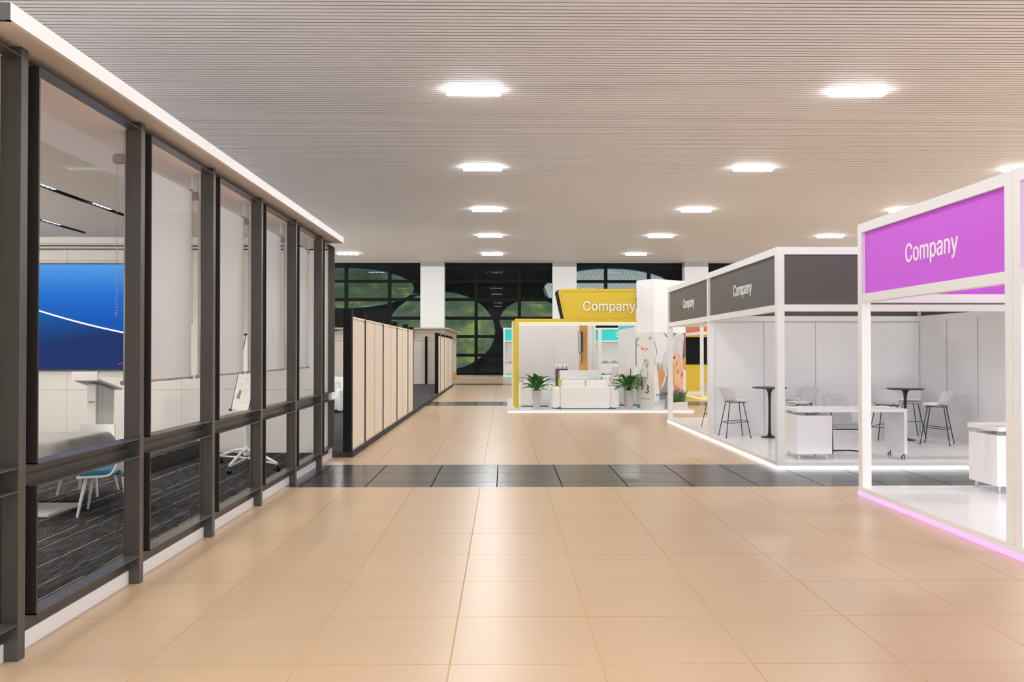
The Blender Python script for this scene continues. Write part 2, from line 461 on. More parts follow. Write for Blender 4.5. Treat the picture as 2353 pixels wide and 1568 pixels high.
# ceiling lights
def lamp_xy(r, c): return (-.72 + 9.27*c, 20.31 + 8.57*r)
rows = {0: 'nearest row', 1: 'second row from the front', 2: 'middle row', 3: 'second row from the back', 4: 'farthest row'}
cols = {-1: 'beyond the end of the glazed office', 0: 'left column of lights', 1: 'middle column of lights', 2: 'rightmost column of lights'}
lmb = MB(); lmb.box(-.655, .655, -.165, .165, 0, .115, 'lamp_side', bev=.014, seg=2)
li = lmb.mi('lamp')
for f in lmb.bm.faces:
    if f.calc_center_median().z < .02: f.material_index = li
lamp0 = None
seen = {(0, 0), (0, 1), (1, 0), (1, 1), (1, 2), (2, 0), (2, 1), (2, 2), (3, 0), (3, 1), (3, 2), (4, 0), (4, 1), (4, -1)}
for r in range(-2, 5):
    for c in range(-2, 4):
        x, yy = lamp_xy(r, c)
        if lamp0 is None:
            o = lmb.build('ceiling_light'); lamp0 = o
        else:
            o = lamp0.copy(); COL.objects.link(o)
        o.location = (x, yy, CZ-.115)
        if (r, c) in seen:
            tag(o, 'glowing white ceiling light, %s, %s' % (rows[r], cols[c]), 'ceiling light', 'rectangular lights on the hall ceiling')
        else:
            tag(o, 'glowing ceiling light of the hall beyond the edge of the view', 'ceiling light', 'ceiling lights out of view')

# rear glazed wall, one window per bay
GY = 60.85; BW = 3.1; X0 = -20.56
for i in range(16):
    x0 = X0 + i*BW; x1 = x0 + BW
    w = sroot('window_%d' % (i+1), (x0, GY, 0))
    mb = MB(); mb.box(x0-.12, x0+.12, GY-.12, GY+.12, 0, CZ, 'mullion_black')
    mb.build('mullion', w)
    for z in (.09, 1.42, 2.76, 4.07, 5.41, 6.71, 7.93):
        mb = MB(); mb.box(x0+.12, x1-.12, GY-.1, GY+.1, z-.11, z+.11, 'mullion_black'); mb.build('transom', w)
    mb = MB(); mb.box(x0+.12, x1-.12, GY-.012, GY+.012, .2, 7.9, 'glass_dark'); mb.build('glass_pane', w)

# rear columns
for x, lab in ((-5.0, 'square white hall column with grey capital behind the beige partitioned rooms'),
               (4.30, 'square white hall column with grey capital behind the yellow sign'),
               (13.6, 'square white hall column with grey capital above the dark-signed booth')):
    t = thing('column', lab, 'column', (x, 60.0, 0), group='columns along the rear glass wall')
    MB().box(x-.84, x+.84, 59.6, 60.45, 0, CZ-.37, 'white_bright').build('shaft', t)
    MB().box(x-.84, x+.84, 59.6, 60.45, CZ-.37, CZ, 'capital').build('capital', t)

# outside: dark shading facade with large oval openings, white canopy, hills
def ell(cx, cy, a, b, Y=62.0):
    return ((cx-VX)*Y/F, H+(VY-cy)*Y/F, a*Y/F, b*Y/F)
OV = [ell(790, 663, 162, 46), ell(1014, 761, 124, 90), ell(1224, 738, 76, 50), ell(1400, 667, 152, 50), ell(560, 780, 130, 75), ell(1700, 740, 120, 70)]
cu = bpy.data.curves.new('oval_facade', 'CURVE'); cu.dimensions = '2D'; cu.fill_mode = 'BOTH'; cu.extrude = .12
def spl(pts):
    s = cu.splines.new('POLY'); s.points.add(len(pts)-1); s.use_cyclic_u = True
    for p, q in zip(s.points, pts): p.co = (q[0], q[1], 0, 1)
spl([(-28, -1), (44, -1), (44, 12), (-28, 12)])
for (cx, cz, a, b) in OV:
    spl([(cx+a*math.cos(2*PI*k/28), cz+b*math.sin(2*PI*k/28)) for k in range(28)][::-1])
to = bpy.data.objects.new('t', cu); COL.objects.link(to); bpy.context.view_layer.update()
me = bpy.data.meshes.new_from_object(to.evaluated_get(bpy.context.evaluated_depsgraph_get()))
bpy.data.objects.remove(to)
me.transform(Matrix.Rotation(PI/2, 4, 'X')); me.materials.clear(); me.materials.append(M['facade'])
t = thing('shading_screen', 'black outdoor shading screen with large blue-rimmed oval openings behind the rear glass', 'facade screen', (0, 62.1, 0))
o = bpy.data.objects.new('screen_panel', me); COL.objects.link(o); o.parent = t
for (cx, cz, a, b) in OV:
    mb = MB(); mb.tube([(cx+a*math.cos(2*PI*k/28), 61.97, cz+b*math.sin(2*PI*k/28)) for k in range(28)], .035, 'rim_blue', n=5, closed=True)
    mb.build('oval_rim', t)
# canopy
mb = MB()
u0 = Vector((1.75, 66, 10.0)); du = Vector((1, 0, 0)); dv = Vector((2.1, 2.6, -4.3))
n = 150
def corr(u, v):
    p = u0 + du*(u*18) + dv*v; p.y += .05*math.sin(u*18/.24*2*PI); p.z += .05*math.sin(u*18/.24*2*PI); return p
mb.grid(corr, 750, 1, 'roof_sheet', thick=.02)
o = recenter(mb.build('canopy')); tag(o, 'white corrugated sheet canopy seen through the top right oval opening', 'canopy')
# hills
rnd = random.Random(3)
from mathutils import noise as mn
def hill(u, v):
    x = -110 + 240*u; y = 72 + 130*v
    z = -.6 + 40*(v**1.1) + 7*mn.noise(Vector((x*.03, y*.03, 0)))*min(1, v*4) + 1.6*mn.noise(Vector((x*.2, y*.2, 3)))*min(1, v*6)
    return Vector((x, y, z))
mb = MB(); mb.grid(hill, 160, 90, 'hill'); o = mb.build('hillside'); tag(o, 'green wooded hillside seen dimly through the rear glass wall', 'hill', kind='stuff')

# ================================================================== GLAZED OFFICE
GX = -2.82; OX = -2.73; OZ = .1; SZ = 3.475
struct(MB().box(-9.2, -2.83, 4.45, 13.75, 0, OZ, 'carpet').build('floor'))
# end wall with panel joints (room side faces the camera)
mb = MB(); mb.box(-9.2, -2.80, 13.76, 13.9, 0, SZ, 'cream')
xs = [-9.2, -8.87, -7.03, -5.19, -3.35, -2.83]; zs = [.1, 1.12, 2.4, 3.2, 3.57]
for i in range(5):
    for j in range(4):
        mb.box(xs[i]+.002, xs[i+1]-.002, 13.735, 13.76, zs[j]+.002, zs[j+1]-.002, 'cream')
mb.box(-9.2, -2.83, 13.66, 13.735, 3.50, 3.565, 'cream')
struct(mb.build('wall_back'))
struct(MB().box(-9.2, -2.83, 13.71, 13.735, 3.43, 3.447, 'black').box(-9.2, -2.83, 13.71, 13.735, 3.375, 3.392, 'black').build('trim_1'))
struct(MB().box(-9.35, -9.2, 4.3, 13.9, 0, SZ, 'cream').build('wall_left'))
struct(MB().box(-9.2, -2.83, 4.43, 4.5, 0, SZ, 'cream').build('wall_front'))
# ceiling of the office: perimeter board, sloping cove, main field with two black tracks
mb = MB()
mb.box(-3.22, -2.83, 4.5, 13.74, 3.42, 3.44, 'cove')
mb.prism([(-3.22, 4.5, 3.44), (-4.0, 4.5, 3.565), (-4.0, 4.5, 3.60), (-3.22, 4.5, 3.475)], (0, 9.24, 0), 'cove')
for a, b in ((-9.2, -6.5), (-6.39, -5.14), (-5.03, -4.0)):
    mb.box(a, b, 4.5, 13.74, 3.565, 3.60, 'office_ceiling')
mb.box(-6.50, -6.39, 13.2, 13.74, 3.565, 3.60, 'office_ceiling'); mb.box(-5.14, -5.03, 13.2, 13.74, 3.565, 3.60, 'office_ceiling')
struct(mb.build('ceiling'))
for x, l in ((-5.085, 'black recessed lighting track in the office ceiling, nearer the glazing'), (-6.445, 'black recessed lighting track in the office ceiling, farther from the glazing')):
    t = thing('lighting_track', l, 'track light', (x, 9, 3.565), group='tracks in the office ceiling')
    MB().box(x-.055, x+.055, 4.5, 13.2, 3.61, 3.63, 'black_matte').box(x-.055, x-.048, 4.5, 13.2, 3.565, 3.61, 'black_matte').box(x+.048, x+.055, 4.5, 13.2, 3.565, 3.61, 'black_matte').build('channel', t)
    for yy in (5.32, 6.69, 8.06, 9.43, 10.8, 12.17):
        mb = MB()
        mb.box(x-.045, x+.045, yy-.28, yy+.28, 3.588, 3.605, 'black')
        for k in range(5):
            mb.lathe([(.030, 0), (.030, .008)], 'spot_lens', c=(x, yy-.2+.1*k, 3.578), n=10)
        mb.build('spot_module', t)
        ld = bpy.data.lights.new('spot_lamp', 'SPOT'); ld.energy = 75; ld.spot_size = math.radians(125); ld.spot_blend = 1; ld.shadow_soft_size = .04
        ld.color = (1, .97, .93)
        lo = bpy.data.objects.new('spot_lamp', ld); COL.objects.link(lo); lo.location = (x, yy, 3.56)
for lx, ly in ((-8.3, 7.0), (-8.5, 10.2)):  # two unseen point fills, added to brighten the office interior
    ld = bpy.data.lights.new('added_fill_light', 'POINT'); ld.energy = 125; ld.shadow_soft_size = .15; ld.color = (1, .95, .89)
    lo = bpy.data.objects.new('added_fill_light', ld); COL.objects.link(lo); lo.location = (lx, ly, 2.4)
# flat roof with white fascia
mb = MB()
mb.box(-2.60, -2.57, 4.43, 13.65, SZ, 3.569, 'white'); mb.box(-9.3, -2.60, 13.62, 13.65, SZ, 3.569, 'white'); struct(mb.build('trim_2'))
struct(MB().box(-9.3, -2.572, 4.425, 4.455, SZ, 3.566, 'steel').build('trim_5'))
mb = MB(); mb.box(-9.3, -3.3, 4.46, 13.9, 3.64, 3.66, 'white'); mb.box(-3.3, -2.60, 4.46, 13.62, 3.548, 3.566, 'white')
o = mb.build('trim_3'); struct(o)
struct(MB().box(-2.84, -2.60, 4.456, 13.62, SZ, SZ+.019, 'soffit').build('trim_4'))
struct(MB().box(-2.86, -2.81, 4.45, 13.75, 0, OZ, 'white').build('baseboard_left'))

# posts
py = [4.85 + 1.59*i for i in range(6)]
ordn = ['nearest', 'second', 'third', 'fourth', 'fifth', 'farthest']
for i, yy in enumerate(py):
    x0 = -2.85
    mb = MB()
    mb.box(x0, OX, yy-.035, yy+.035, 0.0, SZ-.001, 'steel', bev=.002, seg=1)
    o = recenter(mb.build('mullion_post'))
    tag(o, 'dark grey steel post of the glazed office, %s in the row' % (ordn[i] if i in (0, 5) else ordn[i] + ' from the camera'), 'post', 'steel posts of the glazed office front')
# windows
bays = [(4.52, py[0]-.035)] + [(py[i]+.14, py[i+1]-.035) for i in range(5)] + [(py[5]+.14, 13.72)]
for i, (a, b) in enumerate(bays):
    w = sroot('window_%d' % (30+i), (GX, a, 0))
    # frame rails and recessed mid rail
    mb = MB()
    for (z0, z1) in ((OZ+.001, .212), (.952, 1.016), (1.034, 1.090), (3.426, SZ-.001)):
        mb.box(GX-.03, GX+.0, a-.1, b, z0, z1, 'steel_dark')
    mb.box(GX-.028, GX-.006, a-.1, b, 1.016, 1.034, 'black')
    mb.build('rail', w)
    for (z0, z1, nm) in ((1.084, 3.42, 'upper'), (.207, .96, 'lower')):
        mb = MB()
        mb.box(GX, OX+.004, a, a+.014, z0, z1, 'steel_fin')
        if i == 6:
            mb.box(GX-.01, OX+.004, b-.014, b, z0, z1, 'steel')
            mb.box(GX, OX+.004, a, b-.014, z0, z0+.008, 'steel')
        else:
            mb.box(GX, OX+.004, a, b, z0, z0+.008, 'steel')
        mb.box(GX, OX+.004, a+.014, b-.014*(i == 6), z1-.008, z1, 'steel')
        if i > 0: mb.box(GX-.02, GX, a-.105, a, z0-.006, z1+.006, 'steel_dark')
        mb.build(nm + '_frame', w)
        MB().box(GX-.012, GX-.004, a+.014, b, z0, z1, 'glass').build(nm + '_pane', w)

# roller blinds
for i in range(4):
    a = 6.555 + 1.59*i; b = a + 1.44; X = -2.93; zb = 1.49; zt = 3.24
    names = ['white roller blind in the office window left of the second post, its edge toward the camera', 'white roller blind pulled down in the office window between third and fourth posts',
             'white roller blind pulled down in the office window between fourth and fifth posts', 'white roller blind pulled down in the farthest office window']
    names = ['pale roller blind behind the glass, nearest and widest-looking of the four', 'pale roller blind behind the glass, second from the camera, flip chart showing beside it',
             'pale roller blind behind the glass, third from the camera', 'pale roller blind behind the glass, farthest and narrowest-looking of the four']
    t = thing('roller_blind', names[i], 'blind', (X, (a+b)/2, zt), group='roller blinds behind the office glazing')
    MB().box(X-.004, X+.004, a+.02, b-.02, zb+.02, zt, 'blind').build('fabric', t)
    mb = MB(); mb.tube([(X, a, zb+.01), (X, b, zb+.01)], .0095, 'blind_metal', n=12); mb.tube([(X, a-.006, zb+.01), (X, a+.012, zb+.01)], .018, 'blind_metal', n=12); mb.tube([(X, b-.012, zb+.01), (X, b+.006, zb+.01)], .018, 'blind_metal', n=12); mb.build('bottom_bar', t)
    mb = MB(); mb.tube([(X-.03, a+.02, zt-.01), (X-.03, b-.02, zt-.01)], .028, 'blind', n=14); mb.build('roller', t)
    for yy in (a, b):
        mb = MB(); mb.prism([(X-.085, yy-.008, zt-.03), (X-.065, yy-.008, zt-.05), (X+.01, yy-.008, zt-.05), (X+.01, yy-.008, zt+.03), (X-.065, yy-.008, zt+.03), (X-.085, yy-.008, zt+.01)], (0, .016, 0), 'blind_metal', bev=.004)
        mb.box(X-.006, X+.006, yy-.004, yy+.004, zt+.03, 3.42, 'blind')
        mb.build('bracket', t)
    mb = MB()
    for k in range(58):
        mb.ball((X-.055, a+.006, zt-.03 - k*.0205), .0042, 'chain', seg=6)
        mb.ball((X-.055, a+.026, zt-.03 - k*.0205), .0042, 'chain', seg=6)
    for k in range(1, 6):
        an = PI*k/6
        mb.ball((X-.055, a+.016-.010*math.cos(an), zt-.03-57*.0205-.0175*math.sin(an)*1.3), .0042, 'chain', seg=6)
    mb.build('bead_chain', t)

# conference screen
sx1 = -5.70; sx0 = sx1-3.06; sy = 13.68
t = thing('wall_screen', 'large wall-mounted conference display showing a blue sweep with a white arc', 'screen', (sx1, sy, 1.43))
MB().box(sx0, sx1, sy-.02, sy+.05, 1.43, 3.15, 'black').build('bezel', t)
MB().box(sx0+.015, sx1-.015, sy-.024, sy-.021, 1.448, 3.132, 'screen').build('display', t)
# stage
t = thing('stage', 'low dark stage platform along the office end wall under the lectern', 'stage', (-7, 12.6, OZ))
MB().box(-9.19, -4.75, 11.45, 13.73, OZ, .288, 'black_matte').build('riser', t)
MB().box(-9.19, -4.752, 11.452, 13.73, .288, .30, 'carpet').build('carpet_top', t)
# lectern
t = thing('lectern', 'white lectern with sloping top and gooseneck microphone in front of the screen', 'lectern', (-5.87, 12.35, .30))
LM = Matrix.Identity(4)
mb = MB(); mb.box(-5.93, -5.80, 12.14, 12.20, .33, 1.275, 'office_white', bev=.006)
mb.build('front_panel', t)
MB().box(-5.90, -5.785, 12.205, 12.29, .33, 1.262, 'wall_grey').build('spine', t)
mb = MB(); mb.prism([(-5.92, 12.30, .33), (-5.92, 12.62, .33), (-5.92, 12.66, 1.165), (-5.92, 12.30, 1.25)], (.145, 0, 0), 'wall_grey', bev=.004)
mb.build('rear_panel', t)
MB().box(-6.0, -5.70, 12.08, 12.72, .301, .33, 'office_white', bev=.005).build('base_plate', t)
mb = MB(); mb.prism([(-6.04, 11.95, 1.335), (-6.04, 12.72, 1.165), (-6.04, 12.72, 1.188), (-6.04, 11.97, 1.358)], (.36, 0, 0), 'office_white')
mb.build('sloping_top', t)
MB().box(-6.04, -5.68, 11.93, 11.955, 1.33, 1.455, 'office_white').build('front_lip', t)
text_mesh('lettering', 'nodson', t, (-5.865, 12.139, 1.02), (1, 0, 0), (0, 0, 1), .082, .03, .002, 'seam')
t2 = thing('microphone', 'thin black gooseneck microphone standing on the lectern', 'microphone', (-5.74, 12.05, 1.36))
mb = MB(); mb.prism([(-5.76, 11.99, 1.345), (-5.71, 11.99, 1.345), (-5.71, 12.16, 1.307), (-5.76, 12.16, 1.307)], (0, 0.004, .022), 'black', bev=.003); mb.build('foot', t2)
mb = MB(); mb.tube([(-5.735, 12.01, 1.37), (-5.72, 12.02, 1.42), (-5.71, 12.04, 1.45)], .006, 'black'); mb.tube([(-5.71, 12.04, 1.45), (-5.69, 12.08, 1.49), (-5.63, 12.16, 1.525), (-5.55, 12.28, 1.55)], .003, 'black'); mb.build('gooseneck', t2)
mb = MB(); mb.tube([(-5.55, 12.28, 1.55), (-5.51, 12.34, 1.565)], .008, 'red_print'); mb.tube([(-5.51, 12.34, 1.565), (-5.48, 12.38, 1.573)], .009, 'black'); mb.build('capsule', t2)

# table with grey cloth
t = thing('pedestal_table', 'rectangular table on a flat white base plate, hidden under a grey cloth', 'table', (-5.7, 8.98, OZ))
MB().box(-6.9, -4.50, 8.45, 9.10, OZ, OZ+.03, 'office_white', bev=.004).build('base_plate', t)
MB().box(-5.9, -5.5, 8.85, 9.1, OZ+.03, .80, 'office_white').build('pedestal', t)
MB().box(-6.98, -4.46, 8.46, 9.50, .80, .838, 'office_white').build('tabletop', t)
mb = MB()
cx0, cx1, cy0, cy1 = -7.0, -4.44, 8.43, 9.53
b = bmesh.new()
per = []; NP = 40
def perim(n):
    pts = []
    r = .06
    segs = [((cx0, cy0), (cx1, cy0)), ((cx1, cy0), (cx1, cy1)), ((cx1, cy1), (cx0, cy1)), ((cx0, cy1), (cx0, cy0))]
    for (a, c) in segs:
        L = math.hypot(c[0]-a[0], c[1]-a[1]); k = int(L/.035)
        for j in range(k): pts.append((a[0]+(c[0]-a[0])*j/k, a[1]+(c[1]-a[1])*j/k))
    return pts
pp = perim(0); C0 = Vector(((cx0+cx1)/2, (cy0+cy1)/2, 0))
rings = []
for lv, (dz, grow) in enumerate(((0, 0), (-.012, .012), (-.04, .018), (-.09, .022), (-.16, .028), (-.22, .036), (-.28, .046))):
    ring = []
    for q, (x, yv) in enumerate(pp):
        nx = (1 if x > cx1-.001 else (-1 if x < cx0+.001 else 0)); ny = (1 if yv > cy1-.001 else (-1 if yv < cy0+.001 else 0))
        dc = min(math.hypot(x-a, yv-c) for a in (cx0, cx1) for c in (cy0, cy1))
        cor = math.exp(-(dc/.16)**2)
        fold = math.sin(q*.75)*.016*lv/6 + cor*.05*lv/6
        g = grow + fold
        dx = x-(cx0+cx1)/2; dy = yv-(cy0+cy1)/2
        ox = nx*g + (cor*.04*lv/6*(1 if dx > 0 else -1)); oy = ny*g + (cor*.04*lv/6*(1 if dy > 0 else -1))
        ring.append(b.verts.new((x+ox, yv+oy, .845 + dz)))
    rings.append(ring)
b.faces.new(rings[0])
for lv in range(6):
    for k in range(len(pp)):
        b.faces.new([rings[lv][k], rings[lv+1][k], rings[lv+1][(k+1) % len(pp)], rings[lv][(k+1) % len(pp)]])
bmesh.ops.recalc_face_normals(b, faces=b.faces)
mb.merge(b, 'cloth', smooth=True)
o = recenter(mb.build('tablecloth', auto=False)); tag(o, 'grey tablecloth draped with folds over the office table', 'tablecloth')

# conference chairs
def bez(pts, t):
    n = len(pts)-1; f = t*n; i = min(int(f), n-1); t = f-i
    p0 = pts[max(i-1, 0)]; p1 = pts[i]; p2 = pts[i+1]; p3 = pts[min(i+2, n)]
    return tuple(.5*((2*b_)+(-a_+c_)*t+(2*a_-5*b_+4*c_-d_)*t*t+(-a_+3*b_-3*c_+d_)*t**3) for a_, b_, c_, d_ in zip(p0, p1, p2, p3))
def shell_fn(prof, widths, curl, wrap):
    """prof: (x,z) from front edge to back top; widths half width; curl raises the sides; wrap pulls the back's sides forward"""
    def fn(u, v):
        x, z = bez(prof, v); w, = bez([(q,) for q in widths], v); c, = bez([(q,) for q in curl], v); k, = bez([(q,) for q in wrap], v)
        s = u*2-1
        return Vector((x + k*s*s, w*s, z + c*abs(s)**2.4))
    return fn
def make_conf_chair(label, loc, rz, grp):
    t = thing('conference_chair', label, 'chair', (0, 0, 0), 0, grp)
    prof = [(.24, .38), (.12, .385), (-.06, .38), (-.18, .395), (-.235, .485), (-.27, .65), (-.285, .775)]
    mb = MB(); mb.grid(shell_fn(prof, [.22, .245, .25, .25, .245, .23, .20], [0, .0, .02, .10, .10, .03, .0], [0, 0, 0, .05, .09, .08, .05]), 14, 18, 'office_white', thick=.018)
    mb.build('shell', t)
    mb = MB(); mb.box(-.16, .22, -.205, .205, .40, .455, 'pad_blue', bev=.015, seg=3); mb.build('seat_pad', t)
    for sx, sy in ((1, 1), (1, -1), (-1, 1), (-1, -1)):
        mb = MB(); mb.tube([(sx*.17-.01, sy*.17, .38), (sx*.235-.01, sy*.235, 0)], .020, 'office_white', n=10, r2=.013)
        mb.build('leg', t)
    t.location = loc; t.rotation_euler = (0, 0, rz); return t
cc = make_conf_chair('white chair with a blue seat pad drawn up beside the clothed table', (-4.05, 8.72, OZ), PI+.25, 'conference chairs at the clothed table')
dup(cc, (-4.80, 9.86, OZ), -PI/2-.05, 'white shell chair standing behind the clothed table, its backrest showing above the cloth')

# flip chart
t = thing('flip_chart', 'white mobile flip chart board with handwriting and sketches on a wheeled star base', 'whiteboard', (-3.63, 12.05, OZ))
c = Vector((-3.63, 12.05, OZ))
mb = MB(); mb.tube([c+Vector((0, 0, .20)), c+Vector((0, 0, 1.25))], .035, 'office_white', n=16); mb.build('pole', t)
mb = MB(); mb.lathe([(.05, .17), (.05, .27), (.038, .30)], 'office_white', c=tuple(c), n=16); mb.build('hub', t)
for (ex, ey) in ((-4.15, 12.5), (-3.08, 11.6), (-3.66, 11.38), (-3.6, 12.72)):
    e = Vector((ex, ey, OZ+.11)); d = (e-Vector((c.x, c.y, e.z)));
    mb = MB(); mb.tube([c+Vector((0, 0, .25)), c+Vector((0, 0, .25))*1+d*.35+Vector((0, 0, -.02)), e], .020, 'office_white', n=8)
    mb.tube([c+Vector((0, 0, .13)), e+Vector((0, 0, -.005))], .014, 'office_white', n=8)
    lg = mb.build('leg', t)
    mb = MB(); side = Vector((-d.y, d.x, 0)).normalized()
    p = Vector((ex, ey, OZ+.037))
    for s in (-1, 1): mb.tube([p+side*s*.008, p+side*s*.026], .036, 'black', n=16)
    mb.tube([p, p+Vector((0, 0, .06))], .008, 'black', n=8)
    mb.build('caster', lg)
# leaning board
nrm = Vector((-.80, -.58, .20)).normalized(); wdir = Vector((.6, -.8, 0)); wdir = (wdir - nrm*wdir.dot(nrm)).normalized()
udir = nrm.cross(wdir).normalized() * 1.0
if udir.z < 0: udir = -udir
bc = Vector((-3.615, 12.01, 1.44))
BWd, BHt = .35, .55
def bp(a, h, d=0): return tuple(bc + wdir*a + udir*h + nrm*d)
mb = MB(); mb.prism([bp(-BWd, -BHt), bp(BWd, -BHt), bp(BWd, BHt), bp(-BWd, BHt)], nrm*-.018, 'office_white'); brd = mb.build('board', t)
mb = MB(); mb.prism([bp(-BWd+.015, -BHt+.02, .004), bp(BWd-.015, -BHt+.02, .004), bp(BWd-.015, BHt-.02, .004), bp(-BWd+.015, BHt-.02, .004)], nrm*-.003, 'paper'); mb.build('paper_sheet', t)
for s in (-1, 1):
    mb = MB(); mb.tube([bp(s*(BWd+.008), -BHt-.02, .0), bp(s*(BWd+.008), BHt+.02, .0)], .008, 'black', n=8)
    for hh in (-BHt, BHt): mb.tube([bp(s*(BWd+.008), hh, -.015), bp(s*(BWd+.008), hh, .03)], .014, 'black', n=8)
    mb.build('side_clamp', t)
mb = MB(); r = random.Random(5)
def wl(x0, x1, h):
    n = int((x1-x0)/.012); pts = []
    for k in range(n+1): pts.append(bp(x0+(x1-x0)*k/n, h + r.uniform(-.006, .008), .007))
    mb.tube(pts, .0008, 'grey_print', n=4)
h = .36
while h > -.42:
    x = -.26
    while x < .24:
        L = r.uniform(.04, .11)
        if r.random() < .68: wl(x, min(x+L, .28), h)
        x += L + r.uniform(.02, .05)
    h -= r.uniform(.022, .04)
for _ in range(5):
    cxx, chh, rr = r.uniform(-.2, .2), r.uniform(-.35, -.1), r.uniform(.02, .045)
    mb.tube([bp(cxx+rr*math.cos(a*.5)*1.4, chh+rr*math.sin(a*.5), .007) for a in range(13)], .0008, 'grey_print', n=4)
mb.prism([bp(-.22, -.38, .0075), bp(-.09, -.38, .0075), bp(-.07, -.27, .0075), bp(-.15, -.24, .0075)], nrm*-.001, 'grey_print')
mb.build('handwriting', t)

# ================================================================== CARPETED AREA WITH PARTITIONS
t = thing('carpeted_platform', 'low platform with mottled dark grey carpet beyond the glazed office', 'platform', (-8, 28, 0))
MB().box(-18, -2.47, 13.92, 41.99, 0, OZ, 'carpet_dark').build('deck', t)
def partition(Y0, Y1, step, label):
    X = -2.50; t = thing('partition', label, 'partition', (X, (Y0+Y1)/2, OZ), group='beige partitions on the carpeted platform')
    zt = 2.29
    posts = [Y0] + [Y0+step[0]+k*step[1] for k in range(20) if Y0+step[0]+k*step[1] < Y1-.2] + [Y1]
    for k, yy in enumerate(posts):
        w = .045 if k else .05
        mb = MB()
        if k == 0: mb.box(X-.125, X+.012, yy-.09, yy+.03, OZ, 2.43, 'mullion_black')
        else: mb.box(X-.125, X+.016, yy-w, yy+w, OZ+.003, 2.43 if k < len(posts)-1 else 2.40, 'mullion_black')
        mb.build('post', t)
    for k in range(len(posts)-1):
        a, b = posts[k]+.04, posts[k+1]-.04
        m_ = (a+b)/2; cuts = [(a, m_-.052), (m_+.052, b)] if b-a > 1.5 else [(a, b)]
        mb = MB()
        mb.box(X-.03, X-.006, a, b, OZ, zt-.01, 'beige_panel')
        for (c0, c1) in cuts: mb.box(X-.006, X+.006, c0, c1, OZ+.03, zt-.03, 'beige_panel')
        mb.build('panel', t)
        if b-a > 1.5: MB().box(X-.006, X+.004, m_-.05, m_+.05, OZ+.02, zt-.02, 'beige_trim').build('seam_strip', t)
    MB().box(X-.04, X+.014, Y0+.03, Y1, zt-.012, zt+.02, 'beige_panel').build('top_rail', t)
    MB().box(X-.04, X+.012, Y0+.03, Y1, OZ, OZ+.028, 'beige_trim').build('bottom_rail', t)
partition(14.0, 23.45, (1.3, 2.28), 'long beige panelled partition with dark posts, nearer the glazed office')
partition(32.5, 41.5, (1.0, 2.3), 'beige panelled partition with dark posts, farther away near the tan room')
# tan room at the back
t = thing('site_room', 'tan panelled room with a flared cornice at the far end of the carpet', 'room', (-8, 47, 0))
mb = MB(); mb.box(-17.9, -2.95, 42, 53, 0, 2.25, 'cream_room'); mb.build('wall_panel', t)
mb = MB(); mb.box(-17.9, -2.90, 41.95, 53.05, 2.25, 2.29, 'cream_room'); mb.build('ledge', t)
mb = MB(); mb.box(-17.9, -2.93, 41.98, 53, 2.29, 2.78, 'tan_room')
for x in (-17+1.4*k for k in range(10)): mb.box(x-.015, x+.015, 41.965, 41.98, 2.29, 2.78, 'seam')
mb.build('frieze', t)
mb = MB(); mb.prism([(-17.9, 41.98, 2.78), (-2.93, 41.98, 2.78), (-2.93, 53.0, 2.78), (-17.9, 53, 2.78)], (0, 0, .02), 'beige_trim')
mb.box(-17.9, -2.70, 41.75, 53.2, 2.80, 2.88, 'tan_room', bev=.02); mb.build('cornice', t)
MB().box(-2.95, -2.93, 42.1, 53.01, 0, .45, 'wood_orange').build('skirting', t)
MB().box(-8.7, -8.2, 41.9, 41.97, 2.72, 2.79, 'black').build('sign_bracket', t)
MB().box(-3.86, -3.74, 41.72, 41.84, OZ, 2.45, 'mullion_black').build('corner_post', t)
# white armchairs on the platform
def armchair(t, w=.85, d=.8, h=.83, m='sofa'):
    # local: faces +x
    MB().box(-d/2+.04, d/2-.02, -w/2+.14, w/2-.14, .06, .42, m, bev=.05, seg=4).build('seat', t, world=False)
    MB().box(-d/2, -d/2+.2, -w/2+.04, w/2-.04, .06, h, m, bev=.07, seg=4).build('backrest', t, world=False)
    for s in (-1, 1):
        MB().box(-d/2+.02, d/2, s*w/2-(.16 if s > 0 else 0), s*w/2+(.16 if s < 0 else 0), .03, .62, m, bev=.06, seg=4).build('arm', t, world=False)
    MB().box(-d/2+.08, d/2-.08, -w/2+.08, w/2-.08, 0, .06, 'black', bev=.01).build('plinth', t, world=False)
t = thing('armchair', 'white armchair on the dark carpet seen past the office corner, nearer one', 'armchair', (0, 0, 0), 0, 'white armchairs on the dark carpet'); armchair(t)
t.location = (-4.75, 22.85, OZ); t.rotation_euler = (0, 0, -PI/2+.25)
dup(t, (-5.0, 26.2, OZ), -PI/2-.1, 'white armchair on the dark carpet, partly hidden behind the nearer white armchair')

